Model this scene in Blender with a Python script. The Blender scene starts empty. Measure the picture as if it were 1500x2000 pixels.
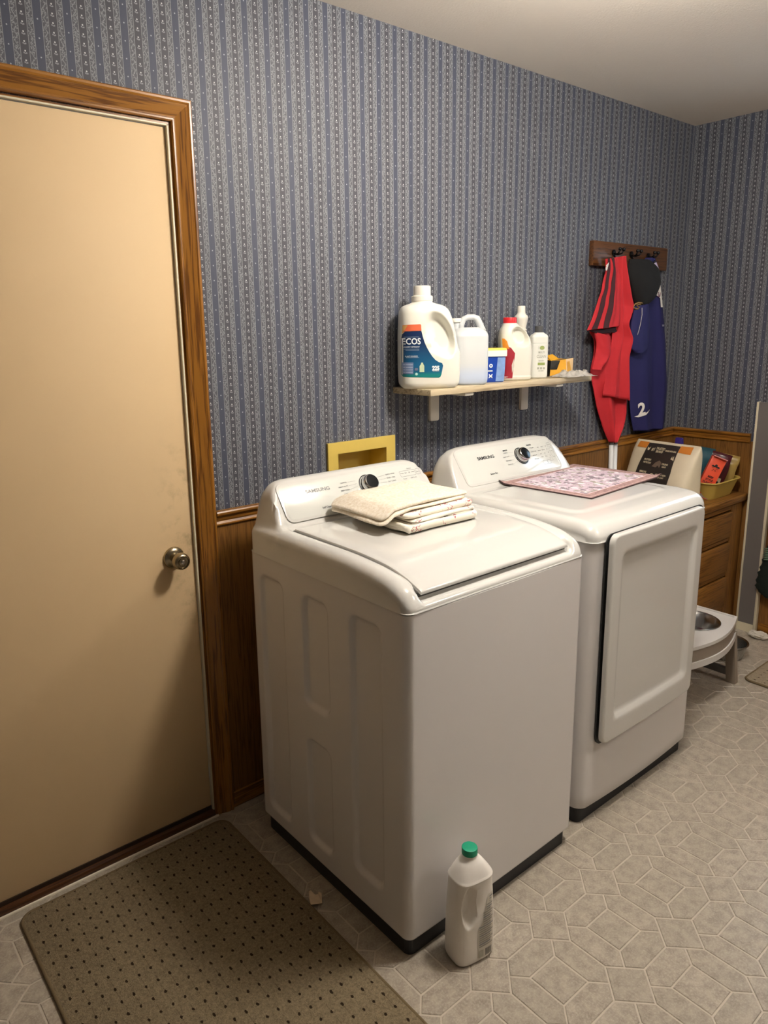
import bpy, bmesh, math, random
from mathutils import Vector, Matrix, noise
from mathutils.bvhtree import BVHTree
random.seed(7)
PI = math.pi
scene = bpy.context.scene
COL = scene.collection

# ------------------------------------------------------------------ camera
CAM = dict(c=Vector((-0.4228, -1.933, 1.5335)), yaw=0.6854, pit=-0.2128, rol=-0.0164,
           f=1410.91, px=713.75, py=951.93)
def cam_axes():
    y, p, r = CAM['yaw'], CAM['pit'], CAM['rol']
    f = Vector((math.sin(y)*math.cos(p), math.cos(y)*math.cos(p), math.sin(p)))
    rt = Vector((math.cos(y), -math.sin(y), 0)); up = rt.cross(f)
    c, s = math.cos(r), math.sin(r)
    return c*rt + s*up, -s*rt + c*up, f
RT, UP, FW = cam_axes()
cd = bpy.data.cameras.new('camera'); cam = bpy.data.objects.new('camera', cd); COL.objects.link(cam)
cam.matrix_world = Matrix(((RT.x, UP.x, -FW.x, CAM['c'].x), (RT.y, UP.y, -FW.y, CAM['c'].y),
                           (RT.z, UP.z, -FW.z, CAM['c'].z), (0, 0, 0, 1)))
cd.sensor_fit = 'VERTICAL'; cd.sensor_height = 36; cd.sensor_width = 27
cd.lens = 36*CAM['f']/2000; cd.shift_x = (750-CAM['px'])/2000; cd.shift_y = (CAM['py']-1000)/2000
cd.clip_start = 0.02
scene.camera = cam
def ray(u, v): return FW + RT*((u-CAM['px'])/CAM['f']) - UP*((v-CAM['py'])/CAM['f'])
def on(u, v, ax, val):                       # photo pixel -> point on the plane axis = val
    w = ray(u, v); t = (val-CAM['c'][ax])/w[ax]; return CAM['c'] + w*t
def proj(P):
    v = Vector(P)-CAM['c']; z = v.dot(FW)
    return CAM['px']+CAM['f']*v.dot(RT)/z, CAM['py']-CAM['f']*v.dot(UP)/z, z

# ------------------------------------------------------------------ light and exposure
world = bpy.data.worlds.new('world'); scene.world = world; world.use_nodes = True
bg = world.node_tree.nodes['Background']; bg.inputs[0].default_value = (0.62, 0.82, 1.0, 1); bg.inputs[1].default_value = 2.0
vs = scene.view_settings
vs.view_transform = 'Standard'; vs.look = 'None'; vs.gamma = 1; vs.use_curve_mapping = False
vs.exposure = 1.72
LAMP_POS = (1.22, -1.10, 2.496); LAMP_STRENGTH = 52.0; FILL_POS = (2.65, -2.45, 2.496); FILL_STRENGTH = 26.0; LAMP_COL = (1.0, 0.935, 0.86, 1)
XR, H = 3.295, 2.496

# ------------------------------------------------------------------ materials
def lin(h):
    h = h.lstrip('#'); o = []
    for i in (0, 2, 4):
        c = int(h[i:i+2], 16)/255; o.append(c/12.92 if c <= .04045 else ((c+.055)/1.055)**2.4)
    return (*o, 1)
class X:
    """tiny expression wrapper: python arithmetic -> math nodes"""
    def __init__(s, nt, v): s.nt, s.v = nt, v
    def _n(s, op, *a, clamp=False):
        n = s.nt.nodes.new('ShaderNodeMath'); n.operation = op; n.use_clamp = clamp
        for i, x in enumerate(a):
            x = x.v if isinstance(x, X) else x
            if isinstance(x, (int, float)): n.inputs[i].default_value = x
            else: s.nt.links.new(x, n.inputs[i])
        return X(s.nt, n.outputs[0])
    def __add__(s, o): return s._n('ADD', s, o)
    __radd__ = __add__
    def __sub__(s, o): return s._n('SUBTRACT', s, o)
    def __mul__(s, o): return s._n('MULTIPLY', s, o)
    __rmul__ = __mul__
    def __truediv__(s, o): return s._n('DIVIDE', s, o)
    def lt(s, o): return s._n('LESS_THAN', s, o)
    def gt(s, o): return s._n('GREATER_THAN', s, o)
    def fr(s): return s._n('FRACT', s)
    def fl(s): return s._n('FLOOR', s)
    def ab(s): return s._n('ABSOLUTE', s)
    def mx(s, o): return s._n('MAXIMUM', s, o)
    def mn(s, o): return s._n('MINIMUM', s, o)
    def sq(s): return s._n('SQRT', s)
    def smooth(s, a, b):
        n = s.nt.nodes.new('ShaderNodeMapRange'); n.interpolation_type = 'SMOOTHSTEP'
        n.inputs['From Min'].default_value = a; n.inputs['From Max'].default_value = b
        s.nt.links.new(s.v, n.inputs['Value']); return X(s.nt, n.outputs[0])
def newmat(name):
    m = bpy.data.materials.new(name); m.use_nodes = True
    return m, m.node_tree, m.node_tree.nodes['Principled BSDF']
def mixc(nt, fac, a, b):
    n = nt.nodes.new('ShaderNodeMix'); n.data_type = 'RGBA'
    for sock, x in ((n.inputs[0], fac), (n.inputs[6], a), (n.inputs[7], b)):
        x = x.v if isinstance(x, X) else x
        if isinstance(x, (int, float, tuple)): sock.default_value = x
        else: nt.links.new(x, sock)
    return n.outputs[2]
def coords(nt, scale=(1, 1, 1), kind='Object'):
    t = nt.nodes.new('ShaderNodeTexCoord'); mp = nt.nodes.new('ShaderNodeMapping')
    mp.inputs['Scale'].default_value = scale; nt.links.new(t.outputs[kind], mp.inputs[0]); return mp.outputs[0]
def noise_tex(nt, vec, scale, detail=3, rough=.5):
    n = nt.nodes.new('ShaderNodeTexNoise'); n.inputs['Scale'].default_value = scale
    n.inputs['Detail'].default_value = detail; n.inputs['Roughness'].default_value = rough
    nt.links.new(vec, n.inputs['Vector']); return n.outputs['Fac']
def bump(nt, bs, h, strength, dist):
    b = nt.nodes.new('ShaderNodeBump'); b.inputs['Strength'].default_value = strength; b.inputs['Distance'].default_value = dist
    h = h.v if isinstance(h, X) else h
    nt.links.new(h, b.inputs['Height']); nt.links.new(b.outputs[0], bs.inputs['Normal'])
def setp(bs, rough=.5, metal=0, spec=.5, coat=0):
    bs.inputs['Roughness'].default_value = rough; bs.inputs['Metallic'].default_value = metal
    bs.inputs['Specular IOR Level'].default_value = spec; bs.inputs['Coat Weight'].default_value = coat
MATS = {}
def pmat(name, col, rough=.5, metal=0, spec=.5, coat=0, var=0, vs_=20, bmp=0, bs_=200, bd=.001):
    if name in MATS: return MATS[name]
    m, nt, bs = newmat(name); c = lin(col) if isinstance(col, str) else col
    bs.inputs['Base Color'].default_value = c; setp(bs, rough, metal, spec, coat)
    if var:
        f = noise_tex(nt, coords(nt), vs_)
        d = tuple(x*(1-var) for x in c[:3])+(1,); l = tuple(min(1, x*(1+var)) for x in c[:3])+(1,)
        nt.links.new(mixc(nt, f, d, l), bs.inputs['Base Color'])
    if bmp: bump(nt, bs, noise_tex(nt, coords(nt), bs_), bmp, bd)
    MATS[name] = m; return m
def wood(name, dark, mid, light, grain='z', s=1.0, rough=.38, fine=70):
    if name in MATS: return MATS[name]
    m, nt, bs = newmat(name); setp(bs, rough, 0, .5)
    k = {'x': (.05, 1.3, 1.3), 'y': (1.3, .05, 1.3), 'z': (1.3, 1.3, .05)}[grain]
    v = coords(nt, tuple(a*s for a in k))
    a = X(nt, noise_tex(nt, v, 26, 4, .55)); b = X(nt, noise_tex(nt, v, fine*2.5, 3, .6))
    w = (a*7.0).fr(); w = (w-.5).ab()*2.0
    n2 = X(nt, noise_tex(nt, v, 9, 2))
    base = mixc(nt, n2, lin(mid), lin(light))
    base = mixc(nt, w.smooth(.45, 1.0)*.75, base, lin(dark))
    base = mixc(nt, b.smooth(.55, .75)*.55, base, lin(dark))
    nt.links.new(base, bs.inputs['Base Color'])
    bump(nt, bs, b, .12, .0006)
    MATS[name] = m; return m

def wallpaper(name, axis, phase):
    m, nt, bs = newmat(name); setp(bs, .55, 0, .3)
    t = nt.nodes.new('ShaderNodeTexCoord'); sp = nt.nodes.new('ShaderNodeSeparateXYZ')
    nt.links.new(t.outputs['Object'], sp.inputs[0])
    u = X(nt, sp.outputs[axis]); z = X(nt, sp.outputs[2])
    # p: flower gap centred on even integers, plain gap on odd ones, lace band on the halves
    p = (u-phase)*(1/.035) + 200.0
    d = (p.fr()-.5)*.035                         # metres from the lace centre
    ad = d.ab()
    lace = ad.lt(.0080)
    line = ad.gt(.0068)*lace
    pr = p + .5; cell = pr.fl(); odd = ((cell*.5).fr()).gt(.25)
    g = (pr.fr()-.5)*.035                        # metres from the gap centre
    cmb = nt.nodes.new('ShaderNodeCombineXYZ'); nt.links.new(u.v, cmb.inputs[0]); nt.links.new(z.v, cmb.inputs[1])
    vo = nt.nodes.new('ShaderNodeTexVoronoi'); vo.inputs['Scale'].default_value = 230; nt.links.new(cmb.outputs[0], vo.inputs['Vector'])
    vd = X(nt, vo.outputs['Distance'])
    nz = X(nt, noise_tex(nt, cmb.outputs[0], 420, 2))
    # wavy stem inside the lace with leaves
    zz = (z*(1/.0205)).fr()-.5
    leaf = vd.lt(.42)
    stemx = (d-(zz.ab()-.25)*.014).ab().lt(.0016)
    ornament = leaf.mx(stemx)*lace
    # flowers in the even gaps, tiny buds in the odd gaps
    fz = ((z+cell*.0043)*(1/.0205)).fr()*.0205-.0102
    def dot(dx, dz, r): return ((g-dx)*(g-dx)+(fz-dz)*(fz-dz)).lt(r*r)
    fl = dot(0, .0022, .0019); lv = dot(-.0026, -.0022, .0018).mx(dot(.0026, -.0026, .0018)).mx(dot(.0002, -.0035, .0014))
    notodd = odd*-1.0+1.0
    fl = fl*notodd; lv = lv*notodd
    bz = ((z+cell*.0071)*(1/.041)).fr()*.041-.0205
    bud = ((g*g)+(bz*bz)).lt(.0017*.0017)*odd
    base = mixc(nt, odd, lin('#4a4a50'), lin('#484c5a'))
    base = mixc(nt, lace, base, lin('#55575d'))
    base = mixc(nt, ornament*nz.smooth(.3, .65)*.9, base, lin('#94979b'))
    base = mixc(nt, line, base, lin('#8e9194'))
    base = mixc(nt, lv, base, lin('#8a8b90'))
    base = mixc(nt, bud, base, lin('#a2a6b0'))
    base = mixc(nt, fl, base, lin('#c2c3c5'))
    nt.links.new(base, bs.inputs['Base Color'])
    return m

# ------------------------------------------------------------------ mesh helpers
def obj(name, verts, faces, mat, parent=None, smooth=False, loc=None):
    me = bpy.data.meshes.new(name); me.from_pydata([tuple(v) for v in verts], [], faces); me.update()
    if mat: me.materials.append(mat)
    if smooth: me.polygons.foreach_set('use_smooth', [True]*len(me.polygons))
    o = bpy.data.objects.new(name, me); COL.objects.link(o)
    if parent: o.parent = parent
    if loc: o.location = loc
    return o
def bmobj(name, bm, mat, parent=None, smooth=False):
    bmesh.ops.recalc_face_normals(bm, faces=bm.faces)
    me = bpy.data.meshes.new(name); bm.to_mesh(me); bm.free()
    if mat: me.materials.append(mat)
    if smooth:
        me.polygons.foreach_set('use_smooth', [True]*len(me.polygons))
        try: me.set_sharp_from_angle(angle=math.radians(38))
        except Exception: pass
    o = bpy.data.objects.new(name, me); COL.objects.link(o)
    if parent: o.parent = parent
    return o
def addbox(bm, x0, x1, y0, y1, z0, z1, bev=0, seg=2, mtx=None):
    r = bmesh.ops.create_cube(bm, size=1)
    vs_ = r['verts']
    for v in vs_: v.co = Vector(((x0+x1)/2+v.co.x*(x1-x0), (y0+y1)/2+v.co.y*(y1-y0), (z0+z1)/2+v.co.z*(z1-z0)))
    if bev:
        es = list({e for v in vs_ for e in v.link_edges})
        rr = bmesh.ops.bevel(bm, geom=es, offset=bev, segments=seg, affect='EDGES', profile=.5)
        vs_ = list({v for f in rr['faces'] for v in f.verts} | {v for v in vs_ if v.is_valid})
    if mtx: 
        for v in vs_: v.co = mtx @ v.co
def box(name, x0, x1, y0, y1, z0, z1, mat, parent=None, bev=0, seg=2, smooth=None):
    bm = bmesh.new(); addbox(bm, x0, x1, y0, y1, z0, z1, bev, seg)
    return bmobj(name, bm, mat, parent, bool(bev) if smooth is None else smooth)
def lathe(name, prof, mat, parent=None, n=32, mtx=None, cap=True):
    vs_, fs = [], []
    for r, z in prof:
        for i in range(n):
            a = 2*PI*i/n; vs_.append(Vector((r*math.cos(a), r*math.sin(a), z)))
    for k in range(len(prof)-1):
        for i in range(n):
            j = (i+1) % n; fs.append((k*n+i, k*n+j, (k+1)*n+j, (k+1)*n+i))
    if cap: fs.append(tuple(range(n-1, -1, -1))); fs.append(tuple((len(prof)-1)*n+i for i in range(n)))
    if mtx: vs_ = [mtx @ v for v in vs_]
    o = obj(name, vs_, fs, mat, parent, True)
    try: o.data.set_sharp_from_angle(angle=math.radians(40))
    except Exception: pass
    return o
def tube(name, pts, r, mat, parent=None, n=10, closed=False):
    pts = [Vector(p) for p in pts]; vs_, fs = [], []; prev = None
    N = len(pts)
    for i, p in enumerate(pts):
        t = (pts[(i+1) % N]-pts[i-1]) if closed else (pts[min(i+1, N-1)]-pts[max(i-1, 0)])
        t.normalize()
        a = t.orthogonal().normalized() if prev is None else (prev-t*prev.dot(t)).normalized()
        prev = a; b = t.cross(a); rr = r[i] if isinstance(r, (list, tuple)) else r
        for k in range(n):
            an = 2*PI*k/n; vs_.append(p+(a*math.cos(an)+b*math.sin(an))*rr)
    M_ = N if closed else N-1
    for i in range(M_):
        for k in range(n):
            k2 = (k+1) % n; i2 = (i+1) % N
            fs.append((i*n+k, i*n+k2, i2*n+k2, i2*n+k))
    if not closed: fs += [tuple(range(n-1, -1, -1)), tuple((N-1)*n+k for k in range(n))]
    return obj(name, vs_, fs, mat, parent, True)
def lerpk(keys, x):
    if x <= keys[0][0]: return keys[0][1]
    for (a, b), (c, d) in zip(keys, keys[1:]):
        if x <= c: return b+(d-b)*((x-a)/(c-a) if c > a else 0)
    return keys[-1][1]
def sst(a, b, x):
    t = max(0, min(1, (x-a)/(b-a))) if a != b else float(x > a)
    return t*t*(3-2*t)
def crk(keys, x):                               # smooth (monotone cosine-free catmull) interpolation of scalar keys
    n = len(keys)
    if x <= keys[0][0]: return keys[0][1]
    if x >= keys[-1][0]: return keys[-1][1]
    for i in range(n-1):
        x0, y0 = keys[i]; x1, y1 = keys[i+1]
        if x <= x1:
            h = x1-x0; t = (x-x0)/h
            def slope(j):
                if j == 0: return (keys[1][1]-keys[0][1])/(keys[1][0]-keys[0][0])
                if j == n-1: return (keys[-1][1]-keys[-2][1])/(keys[-1][0]-keys[-2][0])
                s0 = (keys[j][1]-keys[j-1][1])/(keys[j][0]-keys[j-1][0]); s1 = (keys[j+1][1]-keys[j][1])/(keys[j+1][0]-keys[j][0])
                return 0 if s0*s1 <= 0 else 2*s0*s1/(s0+s1)
            m0, m1 = slope(i)*h, slope(i+1)*h
            return (2*t**3-3*t*t+1)*y0+(t**3-2*t*t+t)*m0+(-2*t**3+3*t*t)*y1+(t**3-t*t)*m1
def thing(name, label, cat, loc=(0, 0, 0), rz=0, group=None):
    o = bpy.data.objects.new(name, None); COL.objects.link(o); o.empty_display_size = .05
    o.location = loc; o.rotation_euler = (0, 0, rz); o['label'] = label; o['category'] = cat
    if group: o['group'] = group
    return o
def tag(o, label, cat, group=None):
    o['label'] = label; o['category'] = cat
    if group: o['group'] = group
    return o
def struct(o, label=None, cat=None):
    o['kind'] = 'structure'
    if label: o['label'] = label
    if cat: o['category'] = cat
    return o
def rrect(hx, hy, r, n=6, cx=0, cy=0):
    pts = []
    for sx, sy, a0 in ((1, 1, 0), (-1, 1, PI/2), (-1, -1, PI), (1, -1, 3*PI/2)):
        for k in range(n+1):
            a = a0+PI/2*k/n; pts.append((cx+sx*(hx-r)+r*math.cos(a), cy+sy*(hy-r)+r*math.sin(a)))
    return pts
def prism(name, pts, z0, z1, mat, parent=None, bev=0, mtx=None, smooth=False):
    bm = bmesh.new(); lo = [bm.verts.new((x, y, z0)) for x, y in pts]; hi = [bm.verts.new((x, y, z1)) for x, y in pts]
    n = len(pts); bm.faces.new(lo[::-1]); top = bm.faces.new(hi)
    for i in range(n): bm.faces.new((lo[i], lo[(i+1) % n], hi[(i+1) % n], hi[i]))
    if bev: bmesh.ops.bevel(bm, geom=[e for e in top.edges], offset=bev, segments=2, affect='EDGES', profile=.5)
    if mtx: bmesh.ops.transform(bm, matrix=mtx, verts=bm.verts)
    return bmobj(name, bm, mat, parent, smooth or bool(bev))
def sweep_profile(name, prof, path, mat, parent=None):
    """prof: list of (offset across, protrusion); path: list of (pos, across dir scaled for mitre, out dir)"""
    vs_, fs = [], []; n = len(prof)
    for p, ac, out in path:
        for d, q in prof: vs_.append(Vector(p)+Vector(ac)*d+Vector(out)*q)
    for i in range(len(path)-1):
        for k in range(n-1): fs.append((i*n+k, i*n+k+1, (i+1)*n+k+1, (i+1)*n+k))
    fs += [tuple(range(n)), tuple(range((len(path)-1)*n+n-1, (len(path)-1)*n-1, -1))]
    bm = bmesh.new(); bv = [bm.verts.new(v) for v in vs_]
    for f in fs: bm.faces.new([bv[i] for i in f])
    return bmobj(name, bm, mat, parent, False)
def loft(name, secs, mat, parent=None, nseg=64, rings=60, deform=None, mtx=None):
    """secs: rows of (z, cx, cy, half width, half depth, exponent)"""
    z0, z1 = secs[0][0], secs[-1][0]; ks = [[(s[0], s[j]) for s in secs] for j in range(1, 6)]
    vs_, fs = [], []; zs = []
    for s, s2 in zip(secs, secs[1:]):
        m_ = max(1, int(rings*abs(s2[0]-s[0])/abs(z1-z0)+.5)); zs += [s[0]+(s2[0]-s[0])*i/m_ for i in range(m_)]
    zs.append(z1)
    for z in zs:
        cx, cy, a, b, e = [crk(k, z) for k in ks]
        for i in range(nseg):
            t = 2*PI*i/nseg; c, s = math.cos(t), math.sin(t)
            v = Vector((cx+a*math.copysign(abs(c)**(2/e), c), cy+b*math.copysign(abs(s)**(2/e), s), z))
            vs_.append(deform(v) if deform else v)
    R = len(zs)
    for k in range(R-1):
        for i in range(nseg):
            j = (i+1) % nseg; fs.append((k*nseg+i, k*nseg+j, (k+1)*nseg+j, (k+1)*nseg+i))
    fs += [tuple(range(nseg-1, -1, -1)), tuple((R-1)*nseg+i for i in range(nseg))]
    if mtx: vs_ = [mtx @ v for v in vs_]
    o = obj(name, vs_, fs, mat, parent, True)
    try: o.data.set_sharp_from_angle(angle=math.radians(50))
    except Exception: pass
    return o
def bvh(o):
    return BVHTree.FromPolygons([v.co.copy() for v in o.data.vertices], [tuple(p.vertices) for p in o.data.polygons])
def text_mesh(txt, size, align='CENTER', bold=0):
    cu = bpy.data.curves.new('lettering', 'FONT'); cu.body = txt; cu.size = size; cu.align_x = align; cu.align_y = 'CENTER'
    cu.resolution_u = 3; cu.offset = bold
    ob = bpy.data.objects.new('lettering', cu); COL.objects.link(ob)
    dg = bpy.context.evaluated_depsgraph_get(); me = bpy.data.meshes.new_from_object(ob.evaluated_get(dg))
    vs_ = [v.co.copy() for v in me.vertices]; fs = [tuple(p.vertices) for p in me.polygons]
    bpy.data.objects.remove(ob); bpy.data.curves.remove(cu); bpy.data.meshes.remove(me)
    return vs_, fs
def sliced(vf, cut):
    bm = bmesh.new(); bv = [bm.verts.new(v) for v in vf[0]]
    for f in vf[1]:
        try: bm.faces.new([bv[i] for i in f])
        except ValueError: pass
    xs = [v[0] for v in vf[0]]; ys = [v[1] for v in vf[0]]
    for a, lo, hi in ((0, min(xs), max(xs)), (1, min(ys), max(ys))):
        n = int((hi-lo)/cut)
        for i in range(1, n+1):
            c_ = [0, 0, 0]; no = [0, 0, 0]; c_[a] = lo+(hi-lo)*i/(n+1); no[a] = 1
            bmesh.ops.bisect_plane(bm, geom=bm.verts[:]+bm.edges[:]+bm.faces[:], plane_co=c_, plane_no=no)
    bmesh.ops.triangulate(bm, faces=bm.faces[:]); bm.verts.index_update()
    out = ([v.co.copy() for v in bm.verts], [tuple(v.index for v in f.verts) for f in bm.faces]); bm.free(); return out
def poly_mesh(pts, cut=.006):
    """filled 2D polygon cut into small faces so that it can be laid on a curved body"""
    bm = bmesh.new(); f = bm.faces.new([bm.verts.new((x, y, 0)) for x, y in pts])
    xs = [p[0] for p in pts]; ys = [p[1] for p in pts]
    for a, lo, hi in ((0, min(xs), max(xs)), (1, min(ys), max(ys))):
        n = int((hi-lo)/cut)
        for i in range(1, n+1):
            co = [0, 0, 0]; no = [0, 0, 0]; co[a] = lo+(hi-lo)*i/(n+1); no[a] = 1
            bmesh.ops.bisect_plane(bm, geom=bm.verts[:]+bm.edges[:]+bm.faces[:], plane_co=co, plane_no=no)
    bmesh.ops.triangulate(bm, faces=bm.faces[:])
    bm.verts.index_update(); vs_ = [v.co.copy() for v in bm.verts]; fs = [tuple(v.index for v in f.verts) for f in bm.faces]
    bm.free(); return vs_, fs
def decal(name, vf, tree, mat, parent, ox=0, oz=0, dirv=(0, 1, 0), start=-1.0, off=.0006, xax=(1, 0, 0), sx=1, rot=0):
    """lay a flat print (x right, y up) on a body by shooting along dirv in the body's own frame"""
    vs_, fs = vf; D = Vector(dirv); Xa = Vector(xax); out = []; bad = set(); c, s = math.cos(rot), math.sin(rot)
    for i, v in enumerate(vs_):
        x, y = v.x*sx, v.y; x, y = c*x-s*y, s*x+c*y
        o = Xa*(ox+x)+Vector((0, 0, oz+y))+D*start
        h, n, _, _ = tree.ray_cast(o, D)
        if h is None: bad.add(i); out.append(o)
        else: out.append(h-D*off+ (n*off*.5 if n.dot(D) < 0 else Vector()))
    fs = [f for f in fs if not any(i in bad for i in f)]
    return obj(name, out, fs, mat, parent, True)
def smin(a, b, k):
    h = max(0, min(1, .5+.5*(b-a)/k)); return b*(1-h)+a*h-k*h*(1-h)

# ================================================================== THE SETTING
M_paper_b = wallpaper('wallpaper_stripe_back', 0, .6455)
M_paper_r = wallpaper('wallpaper_stripe_right', 1, -.24)
M_oak = wood('oak_trim', '#4a240a', '#875518', '#a8752f', 'z', 1.0, .3)
M_oakx = wood('oak_trim_horizontal', '#4a240a', '#875518', '#a8752f', 'x', 1.0, .3)
M_oaky = wood('oak_trim_depth', '#4a240a', '#875518', '#a8752f', 'y', 1.0, .3)
M_panel = wood('wood_panelling', '#5c3a18', '#7d5526', '#8d632f', 'z', 1.2, .42)
M_cream = pmat('cream_door_paint', '#dcc69a', .45, var=.03, vs_=6)
M_ceil = pmat('ceiling_paint', '#e6ddd0', .9, var=.02, vs_=90, bmp=.25, bs_=160, bd=.003)
M_plain = pmat('plain_wall_paint', '#7d766d', .8)
M_white_trim = pmat('cream_trim', '#d9d0b4', .5)
M_chrome = pmat('chrome', '#c9c9c9', .12, 1)
M_black = pmat('black_plastic', '#1b1b1d', .5)

# floor: printed sheet floor of embossed tiles (diamonds, squares, hexagons), joints recessed
M_joint = pmat('floor_joint', '#b9afa0', .35, var=.08, vs_=60)
def tile_mat():
    m, nt, bs = newmat('floor_tile'); setp(bs, .3, 0, .45)
    v = coords(nt, (1, 1, 1), 'Generated'); t = nt.nodes.new('ShaderNodeNewGeometry')
    n1 = X(nt, noise_tex(nt, t.outputs['Position'], 34, 4, .6)); n2 = X(nt, noise_tex(nt, t.outputs['Position'], 190, 3, .7))
    oi = nt.nodes.new('ShaderNodeObjectInfo'); rnd = X(nt, oi.outputs['Random'])
    c = mixc(nt, n1.smooth(.3, .7), lin('#8e8477'), lin('#ada394'))
    c = mixc(nt, n2.smooth(.42, .7)*.45, c, lin('#c8bfb0'))
    c = mixc(nt, rnd*.28, c, lin('#958e80'))
    nt.links.new(c, bs.inputs['Base Color'])
    bump(nt, bs, n2*.6+n1*.7, .35, .0012)
    nt.links.new(((n2*.25)+.2).v, bs.inputs['Roughness'])
    return m
M_tile = tile_mat()
floor = struct(box('floor', -1.6, XR+.12, -3.4, .12, -.08, -.0016, M_joint), 'grey beige sheet floor with embossed geometric tile pattern', 'floor')
PER, T0 = .2335, (.957, -.9775)
HD, HS, GW = .0665, .0485, .0019           # half diagonal of diamonds, half side of squares, half joint
def inset(poly, d):
    n = len(poly); out = []
    for i in range(n):
        p0, p1, p2 = Vector(poly[i-1]), Vector(poly[i]), Vector(poly[(i+1) % n])
        e1, e2 = (p1-p0).normalized(), (p2-p1).normalized()
        n1, n2 = Vector((-e1.y, e1.x)), Vector((-e2.y, e2.x)); k = 1+n1.dot(n2)
        out.append(p1+(n1+n2)*(d/k))
    return out
h2 = PER/2
hexN = [(-h2+HD, 0), (-h2+HD/2, -HD/2), (-HS, -h2+HS), (HS, -h2+HS), (h2-HD/2, -HD/2), (h2-HD, 0)]     # below the joint line at y=0
hexN = [(x, y) for x, y in hexN]
def rotp(p, k):
    for _ in range(k): p = [(-y, x) for x, y in p]
    return p
KIND = {'d': [(HD, 0), (0, HD), (-HD, 0), (0, -HD)], 's': [(HS, HS), (-HS, HS), (-HS, -HS), (HS, -HS)]}
for k in range(4): KIND['h%d' % k] = rotp(hexN, k)
def tile_mesh(poly):
    a = inset(poly, GW); b = inset(poly, GW+.0016); n = len(a)
    vs_ = [(p.x, p.y, -.0017) for p in a]+[(p.x, p.y, 0) for p in b]
    fs = [tuple(n+i for i in range(n))]+[(i, (i+1) % n, n+(i+1) % n, n+i) for i in range(n)]
    return vs_, fs
TM = {}
for k, p in KIND.items():
    area = sum(p[i][0]*p[(i+1) % len(p)][1]-p[(i+1) % len(p)][0]*p[i][1] for i in range(len(p)))
    if area < 0: p = p[::-1]
    vs_, fs = tile_mesh(p); me = bpy.data.meshes.new('tile'); me.from_pydata(vs_, [], fs); me.materials.append(M_tile); TM[k] = (me, vs_, fs)
spots = []
for i in range(-11, 11):
    for j in range(-11, 5):
        cx, cy = T0[0]+i*PER, T0[1]+j*PER
        spots += [('d', cx, cy), ('s', cx+h2, cy+h2), ('h0', cx+h2, cy+PER*1.0), ('h2', cx+h2, cy), ('h1', cx, cy+h2), ('h3', cx+PER, cy+h2)]
spots = [s for s in spots if -1.58 < s[1]-.06 and s[1]+.06 < XR+.1 and -3.38 < s[2]-.06 and s[2]+.06 < .1]
def hidden(x, y):
    if -.09 < x < .49 and y < -.07 and y > -1.25: return True
    C_ = CAM['c']
    for bx in ((.60, 1.265, -.82, -.15, .97), (1.345, 2.01, -.81, -.15, .97)):
        for k in range(80):
            t = k/80; px, py, pz = C_.x+(x-C_.x)*t, C_.y+(y-C_.y)*t, C_.z*(1-t)
            if bx[0] < px < bx[1] and bx[2] < py < bx[3] and pz < bx[4]: return True
    return False
rank = []
for s in spots:
    u, v, z = proj((s[1], s[2], 0)); vis = z > .3 and -40 < u < 1540 and 0 < v < 2060 and not hidden(s[1], s[2])
    rank.append(((1/z**2 if vis else -1), s))
rank.sort(key=lambda r: -r[0])
near = [s for q, s in rank if q > 0][:300]; nset = set(near); rv, rf = [], []
for q, s in rank:
    k, x, y = s
    if s in nset:
        o = bpy.data.objects.new('tile', TM[k][0]); COL.objects.link(o); o.location = (x, y, 0); o.parent = floor
    else:
        b = len(rv); rv += [(vx+x, vy+y, vz) for vx, vy, vz in TM[k][1]]; rf += [tuple(b+i for i in f) for f in TM[k][2]]
o = obj('tiles_beyond', rv, rf, M_tile, floor); o['kind'] = 'stuff'

# back wall with door opening and recess for the outlet box
bm = bmesh.new()
for x0, x1, z0, z1 in ((-1.6, -.335, 0, H), (-.335, .506, 2.084, H), (.506, 1.03, 0, H), (1.03, 1.255, 0, .95), (1.03, 1.255, 1.131, H), (1.255, XR+.12, 0, H)):
    addbox(bm, x0, x1, 0, .12, z0, z1)
wall_back = struct(bmobj('wall_back', bm, M_paper_b), 'blue grey striped wallpaper on the long back wall', 'wall')
bm = bmesh.new()
for x0, x1, z0, z1 in ((.566, 1.03, .05, .97), (1.03, 1.255, .05, .945), (1.255, XR, .05, .97)): addbox(bm, x0, x1, -.005, .0005, z0, z1)
bmobj('wainscot_panelling', bm, M_panel, wall_back)
# right wall with a window beyond the picture edge
WY0, WY1, WZ0, WZ1 = -1.08, -.66, 1.35, 2.0
bm = bmesh.new()
for y0, y1, z0, z1 in ((WY1, .12, 0, H), (-3.4, WY0, 0, H), (WY0, WY1, 0, WZ0), (WY0, WY1, WZ1, H)): addbox(bm, XR, XR+.12, y0, y1, z0, z1)
wall_right = struct(bmobj('wall_right', bm, M_paper_r), 'blue grey striped wallpaper on the right end wall', 'wall')
box('wainscot_panelling', XR-.005, XR+.0005, -3.38, 0, .0, .97, M_panel, wall_right)
win = struct(thing('window_1', 'white framed window in the right end wall', 'window', (XR, (WY0+WY1)/2, WZ0)))
bm = bmesh.new()
for y0, y1, z0, z1 in ((WY0-.05, WY0, WZ0-.05, WZ1+.05), (WY1, WY1+.05, WZ0-.05, WZ1+.05), (WY0, WY1, WZ1, WZ1+.05), (WY0, WY1, WZ0-.05, WZ0), (WY0, WY1, (WZ0+WZ1)/2-.02, (WZ0+WZ1)/2+.02)):
    addbox(bm, -.015, .06, y0-(WY0+WY1)/2, y1-(WY0+WY1)/2, z0-WZ0, z1-WZ0)
bmobj('window_frame', bm, pmat('white_paint', '#e6e4de', .5), win)
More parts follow.
